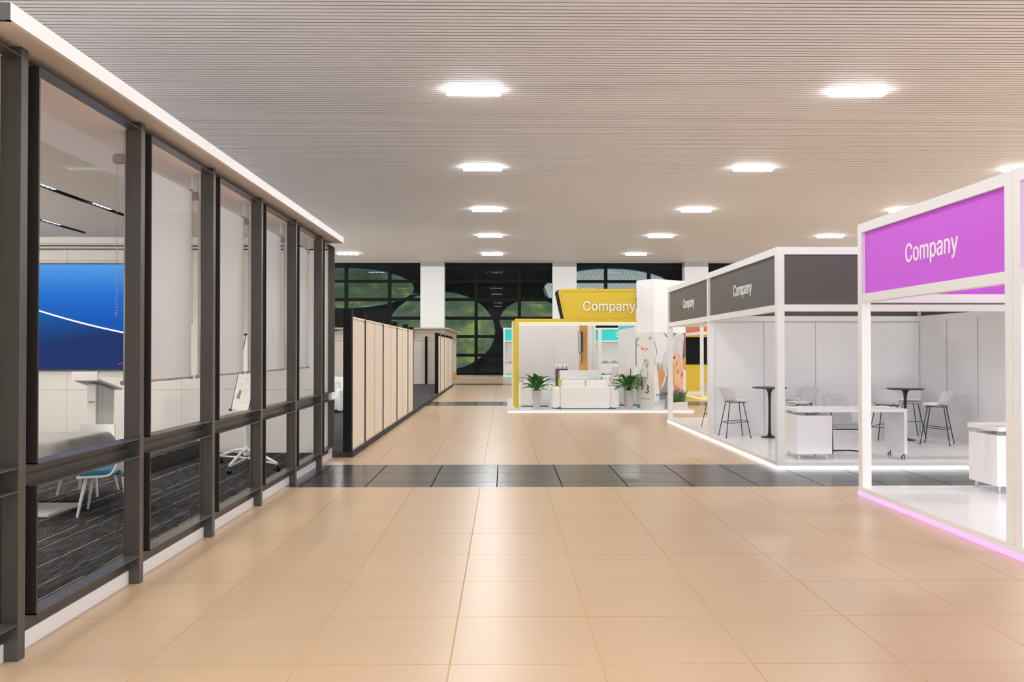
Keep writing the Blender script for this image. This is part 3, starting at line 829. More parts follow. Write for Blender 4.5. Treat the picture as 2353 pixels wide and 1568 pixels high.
# ================================================================== EXHIBITION BOOTHS
ZT0, ZT1, ZL0, ZL1 = 3.17, 3.28, 2.33, 2.43
def booth(label, x0, x1, ycuts, panel, led, deck_m='white_gloss', dh=.11, sides=(), texts=(), walls=(), posts=None, frame='white', deck_y=None, out=.02):
    """x0..x1 wide, ycuts = list of y lines; sides = [('W',ya,yb),('S',xa,xb)...]"""
    ya, yb = ycuts[0], ycuts[-1]
    t = thing('exhibition_booth', label, 'exhibition booth', ((x0+x1)/2, (ya+yb)/2, 0), group='frame booths with company signs')
    MB().box(x0+.004, x1, ya+.004, yb, .052, dh, deck_m).build('deck', t)
    MB().box(x0-.004, x1+.004, ya-.004, yb+.004, .052, dh-.001, frame).build('deck_edge', t)
    mb = MB(); mb.box(x0-.006, x1+.006, ya-.006, yb+.006, .0, .052, led); mb.build('light_strip', t)
    P = .11
    if posts is None: posts = [(x, y) for x in (x0, x1) for y in ycuts]
    for (x, y) in posts:
        px = x+P/2 if x <= (x0+x1)/2 else x-P/2
        pyy = y+P/2 if y < yb-.01 and y <= ya+.01 else (y-P/2 if y >= yb-.01 else y)
        MB().box(px-P/2, px+P/2, pyy-P/2, pyy+P/2, dh, ZT1, frame).build('post', t)
    for sd in sides:
        k, a, b = sd[:3]
        if k in 'WE':
            xx = x0 if k == 'W' else x1-P
            xx = sd[3] if len(sd) > 3 else xx
            bx = lambda z0, z1, i0=0, i1=0: (xx+i0, xx+P-i1, a, b, z0, z1)
        else:
            yy = sd[3] if len(sd) > 3 else (ya if k == 'S' else yb-P)
            bx = lambda z0, z1, i0=0, i1=0: (a, b, yy+i0, yy+P-i1, z0, z1)
        for z0, z1 in ((ZT0, ZT1), (ZL0, ZL1)):
            MB().box(*bx(z0, z1), frame).build('beam', t)
        MB().box(*bx(ZL1-.005, ZT0+.005, .045, .045), panel).build('sign_panel', t)
    for (k, p, c, w, hh, d) in texts:
        # p: plane coordinate, c: centre along
        pn = [o for o in t.children if o.name.split('.')[0] == 'sign_panel'][0]
        if k == 'W': text_mesh('lettering', 'Company', t, (p, c, 2.775), (0, -1, 0), (0, 0, 1), w, hh, d)
        else: text_mesh('lettering', 'Company', t, (c, p, 2.775), (1, 0, 0), (0, 0, 1), w, hh, d)
    for wl_ in walls:
        k, p, a, b, n, z1 = wl_
        for i in range(n):
            c0 = a+(b-a)*i/n; c1 = a+(b-a)*(i+1)/n
            mb = MB()
            if k == 'Y':
                mb.box(c0+.008, c1-.008, p-.02, p+.02, dh, z1, 'wall_grey'); mb.box(c1-.02, c1+.008, p-.03, p+.03, dh, z1, 'wall_grey'); mb.box(c1-.024, c1-.018, p-.032, p+.032, dh, z1-.002, 'seam_light')
            else:
                mb.box(p-.02, p+.02, c0+.008, c1-.008, dh, z1, 'wall_grey'); mb.box(p-.03, p+.03, c1-.02, c1+.008, dh, z1, 'wall_grey'); mb.box(p-.032, p+.032, c1-.024, c1-.018, dh, z1-.002, 'seam_light')
            mb.build('wall_panel', t)
    return t

# grey sign booth
booth('white framed booth with dark grey sign panels, bar tables and a white floor-edge light', 4.03, 8.30, [12.45, 16.70, 20.80], 'charcoal', 'led_white',
      sides=[('W', 12.56, 16.645), ('W', 16.755, 20.69), ('S', 4.14, 8.19), ('E', 12.56, 16.645), ('N', 4.14, 8.19, 16.645), ('N', 4.14, 8.19), ('E', 16.755, 20.69)],
      texts=[('W', 4.075, 14.42, 1.10, .255, .006), ('W', 4.075, 18.62, 1.10, .255, .006)],
      walls=[('Y', 16.70, 4.14, 8.215, 4, ZL0), ('X', 8.22, 12.56, 16.64, 4, ZL0)])
# purple sign booth, two modules long
booth('white framed booth with a purple sign panel and pink floor-edge light', 4.31, 8.60, [7.135, 10.27], 'purple', 'led_purple',
      posts=[(4.31, 7.135), (4.31, 10.27), (8.6, 7.135), (8.6, 10.27)],
      sides=[('W', 7.245, 10.16), ('N', 4.42, 8.49), ('E', 7.245, 10.16)],
      texts=[('W', 4.355, 8.60, 1.06, .255, .006)])
booth('white framed booth with purple sign at the right edge, joined to the purple booth', 4.31, 8.60, [3.9, 7.13], 'purple', 'led_purple',
      sides=[('W', 4.01, 7.02), ('E', 4.01, 7.02), ('S', 4.42, 8.49)],
      texts=[('W', 4.355, 5.5, 1.06, .255, .006)])
# orange booth far right
booth('white framed booth with orange sign and orange floor light, glimpsed behind the dark-signed booth', 7.08, 11.3, [30.4, 34.2], 'orange', 'led_orange',
      sides=[('W', 30.51, 34.09), ('S', 7.19, 11.19)], texts=[('S', 30.444, 9.2, 1.06, .255, .008)])
# teal booths
booth('grey walled booth with turquoise floor light behind the sofas of the yellow booth', .46, 4.75, [43.7, 47.9], 'teal', 'led_teal',
      sides=[('N', .57, 4.64), ('W', 43.81, 47.79), ('E', 43.81, 47.79)], walls=[('Y', 43.74, .57, 4.64, 2, ZT1), ('X', .52, 43.81, 47.79, 4, ZL0)])
booth('far white booth with turquoise sign panels by the rear glass wall', -.02, 6.49, [57.0, 59.3], 'teal', 'led_teal',
      sides=[('S', .09, 6.38), ('W', 57.11, 59.19)], texts=[('S', 57.044, 3.4, 1.06, .255, .008)], walls=[('Y', 59.2, .09, 6.38, 6, ZL0)])
booth('far white booth with turquoise sign, its counter and two chairs in view', 6.5, 10.8, [57.0, 59.3], 'teal', 'led_teal',
      sides=[('S', 6.61, 10.69), ('E', 57.11, 59.19)], texts=[('S', 57.044, 8.3, 1.5, .42, .012)], walls=[('Y', 59.2, 6.61, 10.69, 4, ZL0)])
# side-on teal booth with taller fascia
t = thing('exhibition_booth', 'grey walled booth with turquoise sign panels seen edge-on beside the white pillar', 'exhibition booth', (6.5, 37.6, 0), group='frame booths with company signs')
MB().box(5.46, 8.5, 35.2, 40.4, .05, .11, 'white_gloss').build('deck', t)
MB().box(5.455, 8.505, 35.195, 40.405, 0, .05, 'led_teal').build('light_strip', t)
for a, b in ((35.22, 37.78), (37.82, 40.38)):
    MB().box(5.48, 5.53, a, b, .11, 2.73, 'wall_grey').build('wall_panel', t)
    MB().box(5.47, 5.54, a+.03, b-.03, 2.75, 3.42, 'teal').build('sign_panel', t)
    text_mesh('lettering', 'Company', t, (5.468, (a+b)/2, 3.02), (0, -1, 0), (0, 0, 1), 1.0, .32, .01, 'white')
for yy in (35.2, 37.8, 40.4): MB().box(5.465, 5.545, yy-.05, yy+.05, .11, 3.5, 'white').build('post', t)
MB().box(5.465, 5.545, 35.2, 40.4, 3.42, 3.5, 'white').build('beam', t)
MB().box(5.50, 8.5, 40.36, 40.40, .11, 3.4, 'wall_grey').build('back_wall', t)
for yy, l in ((36.6, 'narrow white counter block against the edge-on grey booth, nearer the blue display'), (39.2, 'narrow white counter block against the edge-on grey booth, farther one')):
    o = recenter(MB().box(5.02, 5.44, yy-.25, yy+.25, 0, 1.0, 'white', bev=.01).build('counter_block')); tag(o, l, 'counter', 'white counter blocks')

# ------------------------------------------------------------------ yellow booth
t = thing('booth_platform', 'white low platform with a glowing edge under the yellow booth', 'platform', (2.8, 26.7, 0))
MB().box(.12, 5.40, 24.0, 29.4, .035, .075, 'white_gloss').build('deck', t)
MB().box(.125, 5.395, 24.005, 29.395, .0, .035, 'led_white').build('light_strip', t)
YP = 24.65
t = thing('yellow_portal', 'yellow portal frame with white light lines around the sofa booth', 'booth frame', (2.1, YP, .075))
MB().box(.335, .448, YP, YP+.14, .075, 2.675, 'yellow').build('post', t)
MB().box(.448, 3.86, YP, YP+.14, 2.57, 2.675, 'yellow').build('beam', t)
MB().box(.448, 3.86, YP+.02, YP+.12, 2.543, 2.57, 'led_white').build('light_line', t)
MB().box(.448, 3.86, YP+.01, YP+.13, 2.512, 2.543, 'yellow').build('lower_beam', t)
MB().box(.448, 3.86, YP+.03, YP+.11, 2.49, 2.512, 'led_white').build('light_line', t)
t = thing('yellow_portal', 'thin white and yellow rear frame just behind the yellow portal', 'booth frame', (2.1, 25.7, .075))
MB().box(.30, .345, 25.66, 25.74, .075, 2.60, 'yellow').build('post', t)
MB().box(.255, .30, 25.68, 25.74, .075, 2.60, 'white').build('edge_post', t)
MB().box(.255, 4.2, 25.66, 25.74, 2.60, 2.64, 'yellow').build('beam', t)
# big slanted sign
YS = 24.67
def sx_(px): return (px-VX)*YS/F
def sz_(py): return H+(VY-py)*YS/F
t = thing('yellow_sign', 'big yellow slanted-side sign with raised white Company lettering on top of the portal', 'sign', (2.8, 24.75, 2.675))
lo = 2.676
LFT = [(1296, None), (1283.5, 674), (1283.3, 670), (1285.5, 666), (1290, 664)]
pts = [(sx_(x), lo if y is None else sz_(y)) for x, y in LFT] + [(3.86, sz_(664)), (3.86, lo)]
mb = MB(); mb.prism([(x, YS, z) for x, z in pts], (0, .10, 0), 'yellow', bev=.01, seg=2); mb.build('face_board', t)
rim = [(1299, 730), (1288.5, 677), (1288.5, 673), (1290.5, 670.5), (1294, 670)]
rp_ = [(sx_(x), YS-.004, sz_(y)) for x, y in rim] + [(3.84, YS-.004, sz_(670))]
mb = MB(); mb.tube(rp_, .014, 'yellow', n=6); mb.build('raised_rim', t)
bk_ = [(sx_(x)-.02, YS+.10, lo if y is None else sz_(y)-.01) for x, y in LFT] + [(3.84, YS+.10, sz_(664)-.01), (3.84, YS+.10, lo)]
mb = MB(); mb.prism(bk_, (-.055, .30, 0), 'mullion_black'); mb.build('dark_backing', t)
text_mesh('lettering', 'Company', t, (sx_(1400.5), YS-.003, sz_(706.5)), (1, 0, 0), (0, 0, 1), 1.53, .35, .035)

# white pillar with posters
PC = Vector((4.27, 24.07, 0)); dl = Vector((-.57, .82, 0)).normalized(); dr = Vector((.82, .57, 0)).normalized()
LL, LR, PZ0, PZ1, PZM = .70, 1.30, .075, 3.79, 2.27
t = thing('pillar', 'white rectangular pillar wrapped with two printed posters beside the potted plant', 'pillar', tuple((PC+dl*.35+dr*.65) + Vector((0, 0, .075))))
def rect(a, b, z0, z1): return [PC+dl*a[0]+dr*a[1]+Vector((0, 0, z0)), PC+dl*b[0]+dr*b[1]+Vector((0, 0, z0))]
base = [PC, PC+dr*LR, PC+dr*LR+dl*LL, PC+dl*LL]
mb = MB(); mb.prism([p+Vector((0, 0, PZ0)) for p in base], (0, 0, PZ1-PZ0), 'white_bright'); mb.build('shaft', t)
nl = -dr; nr = -dl            # outward normals of the left and right faces
Z = Vector((0, 0, 1))
# left poster: u from left (0) to right corner (1), v from bottom to top
def PL(u, v, d=.004): return PC + dl*LL*(1-u) + Z*(PZ0+.01+(PZM-PZ0-.01)*v) + nl*d
def PR(u, v, d=.004): return PC + dr*LR*u + Z*(PZ0+.01+(PZM-PZ0-.01)*v) + nr*d
def sheet(mb, fn, pts, m, d): 
    ps = [fn(u, v, d) for u, v in pts]
    mb.poly(ps, m)
def plate(fn, m, n):
    mb = MB(); a = [fn(0, 0, .001), fn(1, 0, .001), fn(1, 1, .001), fn(0, 1, .001)]
    mb.prism(a, n*.003, m); return mb
# pixel helpers for the two posters, from the close-up crop (941x1568 for 120x200 px)
def L_(x, y): return ((x-62)/(340-62), 1-(y-100)/(1495-100))
def R_(x, y): return ((x-340)/(897-340), 1-(y-108)/(1490-108))
mb = plate(PL, 'paper', nl); sp_ = mb.build('portrait_poster', t)
sp_['label'] = 'white poster with a line-drawn woman and small turquoise print'
mb = MB()
def stroke(fn, pts, wd, m, conv, d=.006):
    P = [fn(*conv(*p), d) for p in pts]
    mb.tube(P, wd, m, n=4)
# logos
stroke(PL, [(92, 175), (80, 200), (78, 240), (84, 270), (92, 285)], .012, 'teal_print', L_)
mb.poly([PL(*L_(*p), .006) for p in ((86, 195), (101, 195), (101, 235), (90, 238))], 'teal_print')
for yy in (318, 340): stroke(PL, [(74, yy), (108, yy)], .008, 'teal_print', L_)
stroke(PL, [(283, 175), (272, 200), (273, 240)], .010, 'red_print', L_)
stroke(PL, [(280, 190), (290, 215), (278, 240)], .008, 'dark_teal', L_)
stroke(PL, [(296, 185), (314, 190)], .008, 'grey_print', L_); stroke(PL, [(296, 215), (316, 218)], .006, 'teal_print', L_)
# drawn head: curly hair, profile, neck
r = random.Random(11)
for k in range(46):
    a = r.uniform(0, 2*PI); rr = r.uniform(.2, 1)**.5
    cxp, cyp = 218+34*rr*math.cos(a), 655+75*rr*math.sin(a)
    q = r.uniform(0, 6)
    stroke(PL, [(cxp+9*math.cos(q+j*.6), cyp+22*math.sin(q+j*.6)) for j in range(6)], .0019, 'grey_print', L_)
for k in range(26):
    yy = r.uniform(730, 930); xx = 236+8*math.sin(yy*.03)+r.uniform(-16, 12)*(1-(yy-730)/280)
    stroke(PL, [(xx, yy-18), (xx+6, yy), (xx-3, yy+18)], .0019, 'grey_print', L_)
stroke(PL, [(176, 640), (168, 700), (172, 760), (166, 800), (172, 830), (170, 880), (174, 925), (182, 955), (205, 945)], .003, 'grey_print', L_)
stroke(PL, [(226, 930), (212, 990), (214, 1050), (238, 1110), (256, 1150)], .003, 'grey_print', L_)
stroke(PL, [(182, 960), (186, 1040), (176, 1110), (196, 1130)], .0019, 'grey_print', L_)
stroke(PL, [(172, 772), (186, 770)], .008, 'ink', L_); stroke(PL, [(176, 808), (184, 806)], .010, 'ink', L_); stroke(PL, [(166, 912), (172, 914)], .010, 'red_print', L_)
# leaf sprigs
for k in range(26):
    yy = 800+k*14; xx = 140+ (yy-800)*.045 + r.uniform(-9, 9)
    if 900 < yy or k % 2 == 0:
        mb.poly([PL(*L_(xx-5, yy-20), .0065), PL(*L_(xx+6, yy), .0065), PL(*L_(xx, yy+24), .0065), PL(*L_(xx-9, yy+4), .0065)], 'dark_teal')
for k in range(16):
    yy = 1070+k*9; xx = 252-(yy-1070)*.02+r.uniform(-14, 12)
    mb.poly([PL(*L_(xx-6, yy-16), .0065), PL(*L_(xx+8, yy), .0065), PL(*L_(xx, yy+22), .0065), PL(*L_(xx-10, yy+4), .0065)], 'dark_teal')
mb.poly([PL(*L_(204, 1185), .0065), PL(*L_(226, 1182), .0065), PL(*L_(224, 1210), .0065), PL(*L_(206, 1208), .0065)], 'dark_teal')
mb.poly([PL(*L_(*p), .0065) for p in ((64, 1428), (124, 1428), (124, 1488), (64, 1488))], 'teal_print')
stroke(PL, [(74, 1462), (114, 1464)], .006, 'paper', L_, .008)
mb.build('print', sp_)
ctr = lambda fn, conv, x, y: tuple(fn(*conv(x, y), .006))
# script lettering (presentation forms, laid right to left)
def arabic(s): return s
text_mesh('script_lettering', '\uFE94\uFEDF\uFE8E\uFEE4\uFE9F \uFEF1\uFEAA\uFE9F', sp_, ctr(PL, L_, 196, 405), tuple(-dl), (0, 0, 1), .29, .16, .003, 'red_print')
text_mesh('script_lettering', '\uFEE6\uFEF4\uFEE0\uFEE4\uFEA0\uFEE4\uFEE0\uFEDF \uFEF2\uFE92\uFEC4\uFEDF \uFEB0\uFEDB\uFEAE\uFEE3', sp_, ctr(PL, L_, 200, 1318), tuple(-dl), (0, 0, 1), .40, .065, .003, 'teal_print')

mb = plate(PR, 'coat', nr); rp = mb.build('treatment_poster', t)
rp['label'] = 'photographic poster of gloved hands treating a reclining woman with closed eyes'
def lay(name, items):
    mb = MB()
    for (m, d, pts) in items:
        vs = [PR(*R_(*p), d) for p in pts]
        mb.poly(vs, m)
    return mb.build(name, rp)
def smooth(pts, n=4):
    L = len(pts); out = []
    for i in range(L):
        p0, p1, p2, p3 = pts[i-1], pts[i], pts[(i+1) % L], pts[(i+2) % L]
        for j in range(n):
            tt = j/n
            out.append(tuple(.5*((2*b)+(-a+c)*tt+(2*a-5*b+4*c-d)*tt*tt+(-a+3*b-3*c+d)*tt**3) for a, b, c, d in zip(p0, p1, p2, p3)))
    return out
def clampR(pts): return [(min(max(x, 342), 895), min(max(y, 110), 1488)) for x, y in pts]
lay('coat_print', [
    ('glove', .0045, clampR(smooth([(400, 690), (450, 640), (480, 760), (440, 860), (400, 800)]))),
    ('fold', .0050, clampR(smooth([(400, 640), (432, 720), (422, 800), (405, 740)]))),
    ('fold', .0050, clampR(smooth([(345, 280), (372, 400), (388, 520), (396, 460), (376, 360), (356, 270)]))),
    ('glove', .0045, clampR(smooth([(344, 520), (380, 640), (410, 780), (400, 900), (372, 1060), (356, 1240), (342, 1300)]))),
    ('coat', .0052, clampR(smooth([(344, 700), (396, 830), (394, 1000), (372, 1180), (400, 1300), (380, 1420), (344, 1440)]))),
    ('fold', .0050, clampR(smooth([(440, 1170), (510, 1060), (560, 880), (590, 900), (590, 1150), (530, 1320), (440, 1400)]))),
    ('glove', .0054, clampR(smooth([(345, 1385), (420, 1350), (560, 1310), (600, 1360), (500, 1400), (420, 1450), (345, 1440)]))),
    ('hair', .0052, clampR(smooth([(840, 110), (896, 110), (896, 850), (856, 780), (836, 620), (848, 380)]))),
    ('skin_orange', .0056, clampR(smooth([(868, 560), (896, 600), (896, 860), (850, 790), (838, 660)]))),
    ('fold', .0050, clampR(smooth([(560, 110), (740, 110), (700, 170), (660, 210), (590, 150)]))),
    ('ink', .0056, clampR(smooth([(510, 112), (560, 160), (578, 190), (560, 190), (520, 140)]))),
    ('ink', .0056, clampR(smooth([(466, 112), (478, 118), (476, 140), (466, 128)]))),
])
lay('hand_print', [
    ('skin_orange', .0060, clampR(smooth([(486, 640), (500, 760), (540, 830), (520, 940), (486, 1060), (440, 1160), (424, 1090), (414, 900), (424, 800), (460, 720)]))),
    ('glove', .0064, clampR(smooth([(590, 300), (560, 420), (500, 520), (486, 640), (500, 760), (520, 835), (545, 830), (580, 740), (600, 600), (700, 380)]))),
    ('ink', .0064, clampR(smooth([(566, 750), (580, 760), (580, 1020), (566, 960)]))),
    ('glove', .0062, clampR(smooth([(690, 200), (860, 130), (846, 380), (836, 560), (800, 600), (760, 470), (700, 400), (680, 300)]))),
    ('glove', .0072, clampR(smooth([(650, 380), (690, 380), (722, 400), (700, 440), (690, 500), (672, 520), (640, 480)]))),
])
lay('face_print', [
    ('coat', .0060, clampR(smooth([(840, 790), (894, 840), (880, 980), (850, 1100), (820, 1000)]))),
    ('skin', .0068, clampR(smooth([(706, 410), (760, 470), (800, 600), (830, 660), (826, 760), (846, 820), (862, 920), (850, 1060), (840, 1160), (880, 1260), (894, 1400), (800, 1488), (700, 1300), (696, 1100), (660, 900), (600, 800), (600, 620), (660, 540), (690, 480)]))),
    ('skin_orange', .0071, clampR(smooth([(620, 640), (676, 640), (690, 780), (690, 960), (720, 1080), (800, 1150), (700, 1200), (680, 1060), (640, 900)]))),
    ('ink', .0076, smooth([(748, 628), (738, 680), (718, 740), (710, 800), (714, 730), (730, 660)])),
    ('ink', .0076, smooth([(766, 750), (752, 810), (734, 855), (746, 858), (764, 815)])),
    ('ink', .0076, smooth([(770, 490), (776, 500), (774, 560), (768, 550)])),
    ('ink', .0076, smooth([(800, 588), (802, 600), (792, 634), (786, 630)])),
    ('skin_orange', .0073, smooth([(800, 700), (816, 740), (812, 800), (796, 790), (806, 750)])),
    ('lips', .0076, smooth([(836, 792), (838, 840), (848, 860), (834, 900), (812, 940), (810, 910), (822, 840)])),
    ('blue_gem', .0080, smooth([(700, 510), (712, 560), (704, 590), (680, 585), (668, 560), (690, 550)])),
])
text_mesh('script_lettering', '\uFEE2\uFEB4\uFEA0\uFEDF\uFE8D \uFE94\uFED3\uFE8E\uFEB8\uFEE7', rp, tuple(PR(*R_(500, 1232), .008)), tuple(dr), (0, 0, 1), .55, .13, .003, 'ink')

# sofa with its back to the aisle
def soft(mb, x0, x1, y0, y1, z0, z1, m, bev): mb.box(x0, x1, y0, y1, z0, z1, m, bev=bev, seg=4)
t = thing('sofa', 'white two-seat sofa with its back to the aisle, between the two potted plants', 'sofa', (2.34, 24.75, .075))
zb = .075
soft(mb := MB(), 1.63, 3.06, 24.28, 24.46, zb+.02, .715, 'sofa', .045); mb.build('backrest', t)
soft(mb := MB(), 1.63, 3.06, 24.46, 25.15, zb+.03, .46, 'sofa', .06); mb.build('seat', t)
for a, b in ((1.37, 1.64), (3.05, 3.325)):
    soft(mb := MB(), a, b, 24.29, 25.18, zb+.02, .70, 'sofa', .085); mb.build('arm', t)
for a, b in ((1.65, 2.37), (2.37, 3.04)):
    soft(mb := MB(), a+.01, b-.01, 24.44, 24.64, .46, .90, 'sofa', .08); mb.build('back_cushion', t)
MB().box(1.45, 3.25, 24.35, 25.1, zb, zb+.03, 'black').build('plinth', t)
def chair_soft(label, x, y, rz, m, first=None):
    t = thing('lounge_chair', label, 'armchair', (0, 0, 0), 0, 'lounge chairs of the yellow booth')
    def S(nm, *a):
        mb = MB(); soft(mb, *a); mb.build(nm, t, world=False)
    S('backrest', -.46, .46, -.44, -.24, .02, .70, m, .07)
    S('seat', -.34, .34, -.26, .38, .03, .42, m, .05)
    S('arm', -.48, -.30, -.42, .42, .02, .66, m, .08); S('arm', .30, .48, -.42, .42, .02, .66, m, .08)
    S('back_cushion', -.32, .30, -.26, -.04, .38, .90, m, .09)
    MB().box(-.4, .4, -.36, .36, 0, .03, 'black').build('plinth', t, world=False)
    t.location = (x, y, zb); t.rotation_euler = (0, 0, rz); return t
chair_soft('white lounge chair behind the left potted plant, next to the yellow post', .96, 25.75, -.06, 'sofa')
chair_soft('pale grey lounge chair behind the right potted plant, next to the pillar', 3.80, 26.2, PI/2, 'grey_uph')

# coffee table
t = thing('coffee_table', 'small round white table on splayed light wood legs beyond the sofa back', 'table', (2.34, 26.0, zb))
mb = MB(); mb.lathe([(.10, .72), (.22, .74), (.29, .80), (.30, .835), (.28, .845)], 'shell_white', c=(2.34, 26.0, zb), n=36); mb.build('tabletop', t)
for k in range(3):
    a = PI/2*1.2 + k*2*PI/3
    mb = MB(); mb.tube([(2.34+.17*math.cos(a), 26.0+.17*math.sin(a), zb+.73), (2.34+.30*math.cos(a), 26.0+.30*math.sin(a), zb)], .028, 'light_wood', r2=.016); mb.build('leg', t)

# potted plants
def leafpt(base, az, lean, L, w, droop, u, v):
    # v along the leaf, u across
    s = v*L; el = lean - droop*v*v*1.3
    rad = Vector((math.cos(az), math.sin(az), 0)); side = Vector((-math.sin(az), math.cos(az), 0))
    # integrate roughly
    x = 0; z = 0; n = 8
    for i in range(n):
        e = lean - droop*((v*(i+.5)/n)**1.6); x += math.cos(e)*s/n; z += math.sin(e)*s/n
    ww = w*(math.sin(PI*min(1, max(0, (v-.22)/.78))**.8) if v > .22 else .0) + .008
    c = (u-.5)*2
    return base + rad*x + Z*z + side*(c*ww) + Z*(abs(c)*ww*.35)
def plant(label, x, y):
    t = thing('potted_plant', label, 'potted plant', (0, 0, 0), 0, 'potted plants before the yellow booth')
    mb = MB(); mb.lathe([(.085, 0), (.095, .01), (.132, .49), (.138, .53), (.125, .53), (.12, .49)], 'pot', n=32, sq=5); mb.build('pot', t, world=False)
    mb = MB(); mb.lathe([(.12, .50), (.12, .535), (.05, .56)], 'soil', n=20); mb.build('soil', t, world=False)
    r = random.Random(4); mb = MB()
    for k in range(34):
        az = k*2.399+r.uniform(-.2, .2); f = k/33
        lean = .35+1.1*f+r.uniform(-.12, .12); L = .34+.16*math.sin(PI*f)+r.uniform(-.03, .10)+.10*f; w = .044+.024*r.random()
        b0 = Vector((.03*math.cos(az), .03*math.sin(az), .53+.06*f)); dr_ = r.uniform(.7, 1.5)
        mb.grid(lambda u, v: leafpt(b0, az, lean, L, w, dr_, u, v), 4, 9, 'leaf', thick=.002)
    mb.build('foliage', t, world=False)
    mb = MB()
    for k in range(8):
        a = k*PI/4; mb.tube([(.02*math.cos(a), .02*math.sin(a), .53), (.05*math.cos(a), .05*math.sin(a), .68)], .008, 'leaf_small')
    mb.build('stems', t, world=False)
    t.location = (x, y, zb); return t
p0 = plant('bushy green plant in a tall grey pot in front of the white lounge chair', .955, 24.50)
p1 = dup(p0, (3.62, 24.50, zb), 1.9, 'bushy green plant in a tall grey pot beside the white poster pillar')
# lavender planter
t = thing('planter_box', 'whitewashed planter box with lavender at the foot of the treatment poster', 'planter', (4.83, 24.0, zb))
pcx, pcy = 4.83, 23.93
pcy = 24.22; c0 = PC + dr*.78 + nr*.16
R3 = Matrix.Translation(Vector((c0.x, c0.y, zb))) @ Matrix.Rotation(math.atan2(dr.y, dr.x), 4, 'Z')
t.location = (c0.x, c0.y, zb)
mb = MB(); mb.box(-.32, .32, -.11, .11, 0.0, .20, 'planter', bev=.008, mtx=R3); mb.build('box', t)
mb = MB(); mb.box(-.30, .30, -.09, .09, .20, .215, 'soil', mtx=R3); mb.build('soil', t)
r = random.Random(9); mb = MB(); fl = MB()
for k in range(110):
    bx_, by_ = r.uniform(-.26, .26), r.uniform(-.07, .07); hgt = r.uniform(.12, .36); lx = bx_*.4+r.uniform(-.09, .09); ly = r.uniform(-.05, .05)
    pts = [R3 @ Vector((bx_+lx*q*q, by_+ly*q*q, .2+hgt*q)) for q in (0, .35, .7, 1)]
    mb.tube(pts, .004, 'leaf_small', n=4)
    for q in (.4, .55, .7, .85):
        p = R3 @ Vector((bx_+lx*q*q, by_+ly*q*q, .2+hgt*q)); d = Vector((r.uniform(-1, 1), r.uniform(-1, 1), .7)).normalized()*.045
        mb.poly([p, p+d*.5+Vector((.006, 0, 0)), p+d, p+d*.5-Vector((.006, 0, 0))], 'leaf_small')
mb.build('foliage', t)
for (bx_, hh_) in ((-.30, .46), (-.02, .42), (.03, .47), (.06, .38), (.20, .44), (.14, .30), (-.2, .33)):
    fl = MB(); p = Vector((bx_, r.uniform(-.05, .05), hh_)); q = p+Vector((r.uniform(-.03, .05), 0, .12))
    fl.tube([R3 @ p, R3 @ ((p+q)/2), R3 @ q], .016, 'lavender', n=6, r2=.007)
    fl.tube([R3 @ Vector((bx_*.6, 0, .2)), R3 @ p], .003, 'leaf_small', n=4)
    fl.build('flower_spike', t)

# reception counter, stand, timber post, small displays
t = thing('reception_counter', 'white reception counter with a yellow band behind the sofa', 'counter', (2.45, 27.4, zb))
MB().box(1.80, 3.03, 27.1, 27.14, .82, 1.12, 'shell_white').build('upper_front', t)
MB().box(1.78, 3.05, 27.05, 27.7, .79, .82, 'yellow').build('yellow_band', t)
MB().box(1.78, 2.45, 27.08, 27.6, zb, .79, 'yellow').build('yellow_base', t)
MB().box(2.45, 3.03, 27.08, 27.6, zb, .79, 'shell_white').build('white_base', t)
MB().box(1.80, 3.03, 27.14, 27.5, 1.0, 1.03, 'light_wood').build('worktop', t)
t = thing('display_stand', 'dark brown display stand with a white shelf raised on pegs, left of the reception counter', 'stand', (1.95, 28.6, zb))
MB().box(1.76, 1.84, 28.3, 28.9, zb, 1.14, 'steel').build('side_panel', t)
MB().box(1.84, 2.15, 28.32, 28.9, 1.08, 1.14, 'steel').build('top_panel', t)
MB().box(1.90, 2.10, 28.4, 28.9, zb, 1.08, 'tan_room').build('body', t)
for x in (1.82, 1.98, 2.10):
    MB().box(x-.01, x+.01, 28.35, 28.37, 1.14, 1.23, 'black').build('peg', t)
MB().box(1.74, 2.17, 28.28, 28.9, 1.23, 1.27, 'shell_white').build('shelf', t)
t = thing('timber_post', 'orange timber post behind the reception counter carrying two wall displays', 'post', (2.74, 29.2, zb))
MB().box(2.62, 2.885, 29.1, 29.3, zb, 2.9, 'wood_orange').build('post', t)
o = MB().box(2.55, 2.71, 28.98, 29.08, 1.68, 2.40, 'black', bev=.008).box(2.55, 2.645, 28.97, 28.985, 1.69, 2.39, 'pot').build('wall_display'); tag(recenter(o), 'dark upright display box mounted on the orange timber post, upper and larger one', 'display')
o = MB().box(2.595, 2.68, 28.98, 29.08, 1.34, 1.62, 'black', bev=.006).box(2.595, 2.655, 28.97, 28.985, 1.35, 1.61, 'pot').build('wall_display'); tag(recenter(o), 'small dark display box mounted low on the orange timber post', 'display')

# yellow wall with black screen
t = thing('yellow_wall', 'tall yellow booth wall with a black screen band, right of the pillar', 'booth wall', (9, 35.2, 0))
MB().box(7.4, 12.5, 35.1, 35.4, .08, 3.3, 'yellow').build('wall_panel', t)
MB().box(7.5, 12.0, 35.06, 35.1, 1.175, 2.31, 'screen_black').build('screen', t)
MB().box(7.38, 12.5, 35.04, 35.1, 2.52, 2.9, 'yellow').build('upper_band', t)
MB().box(7.38, 12.52, 35.02, 35.4, .04, .08, 'white').build('base_edge', t)
MB().box(7.39, 12.51, 35.03, 35.39, 0, .04, 'led_warm').build('light_strip', t)

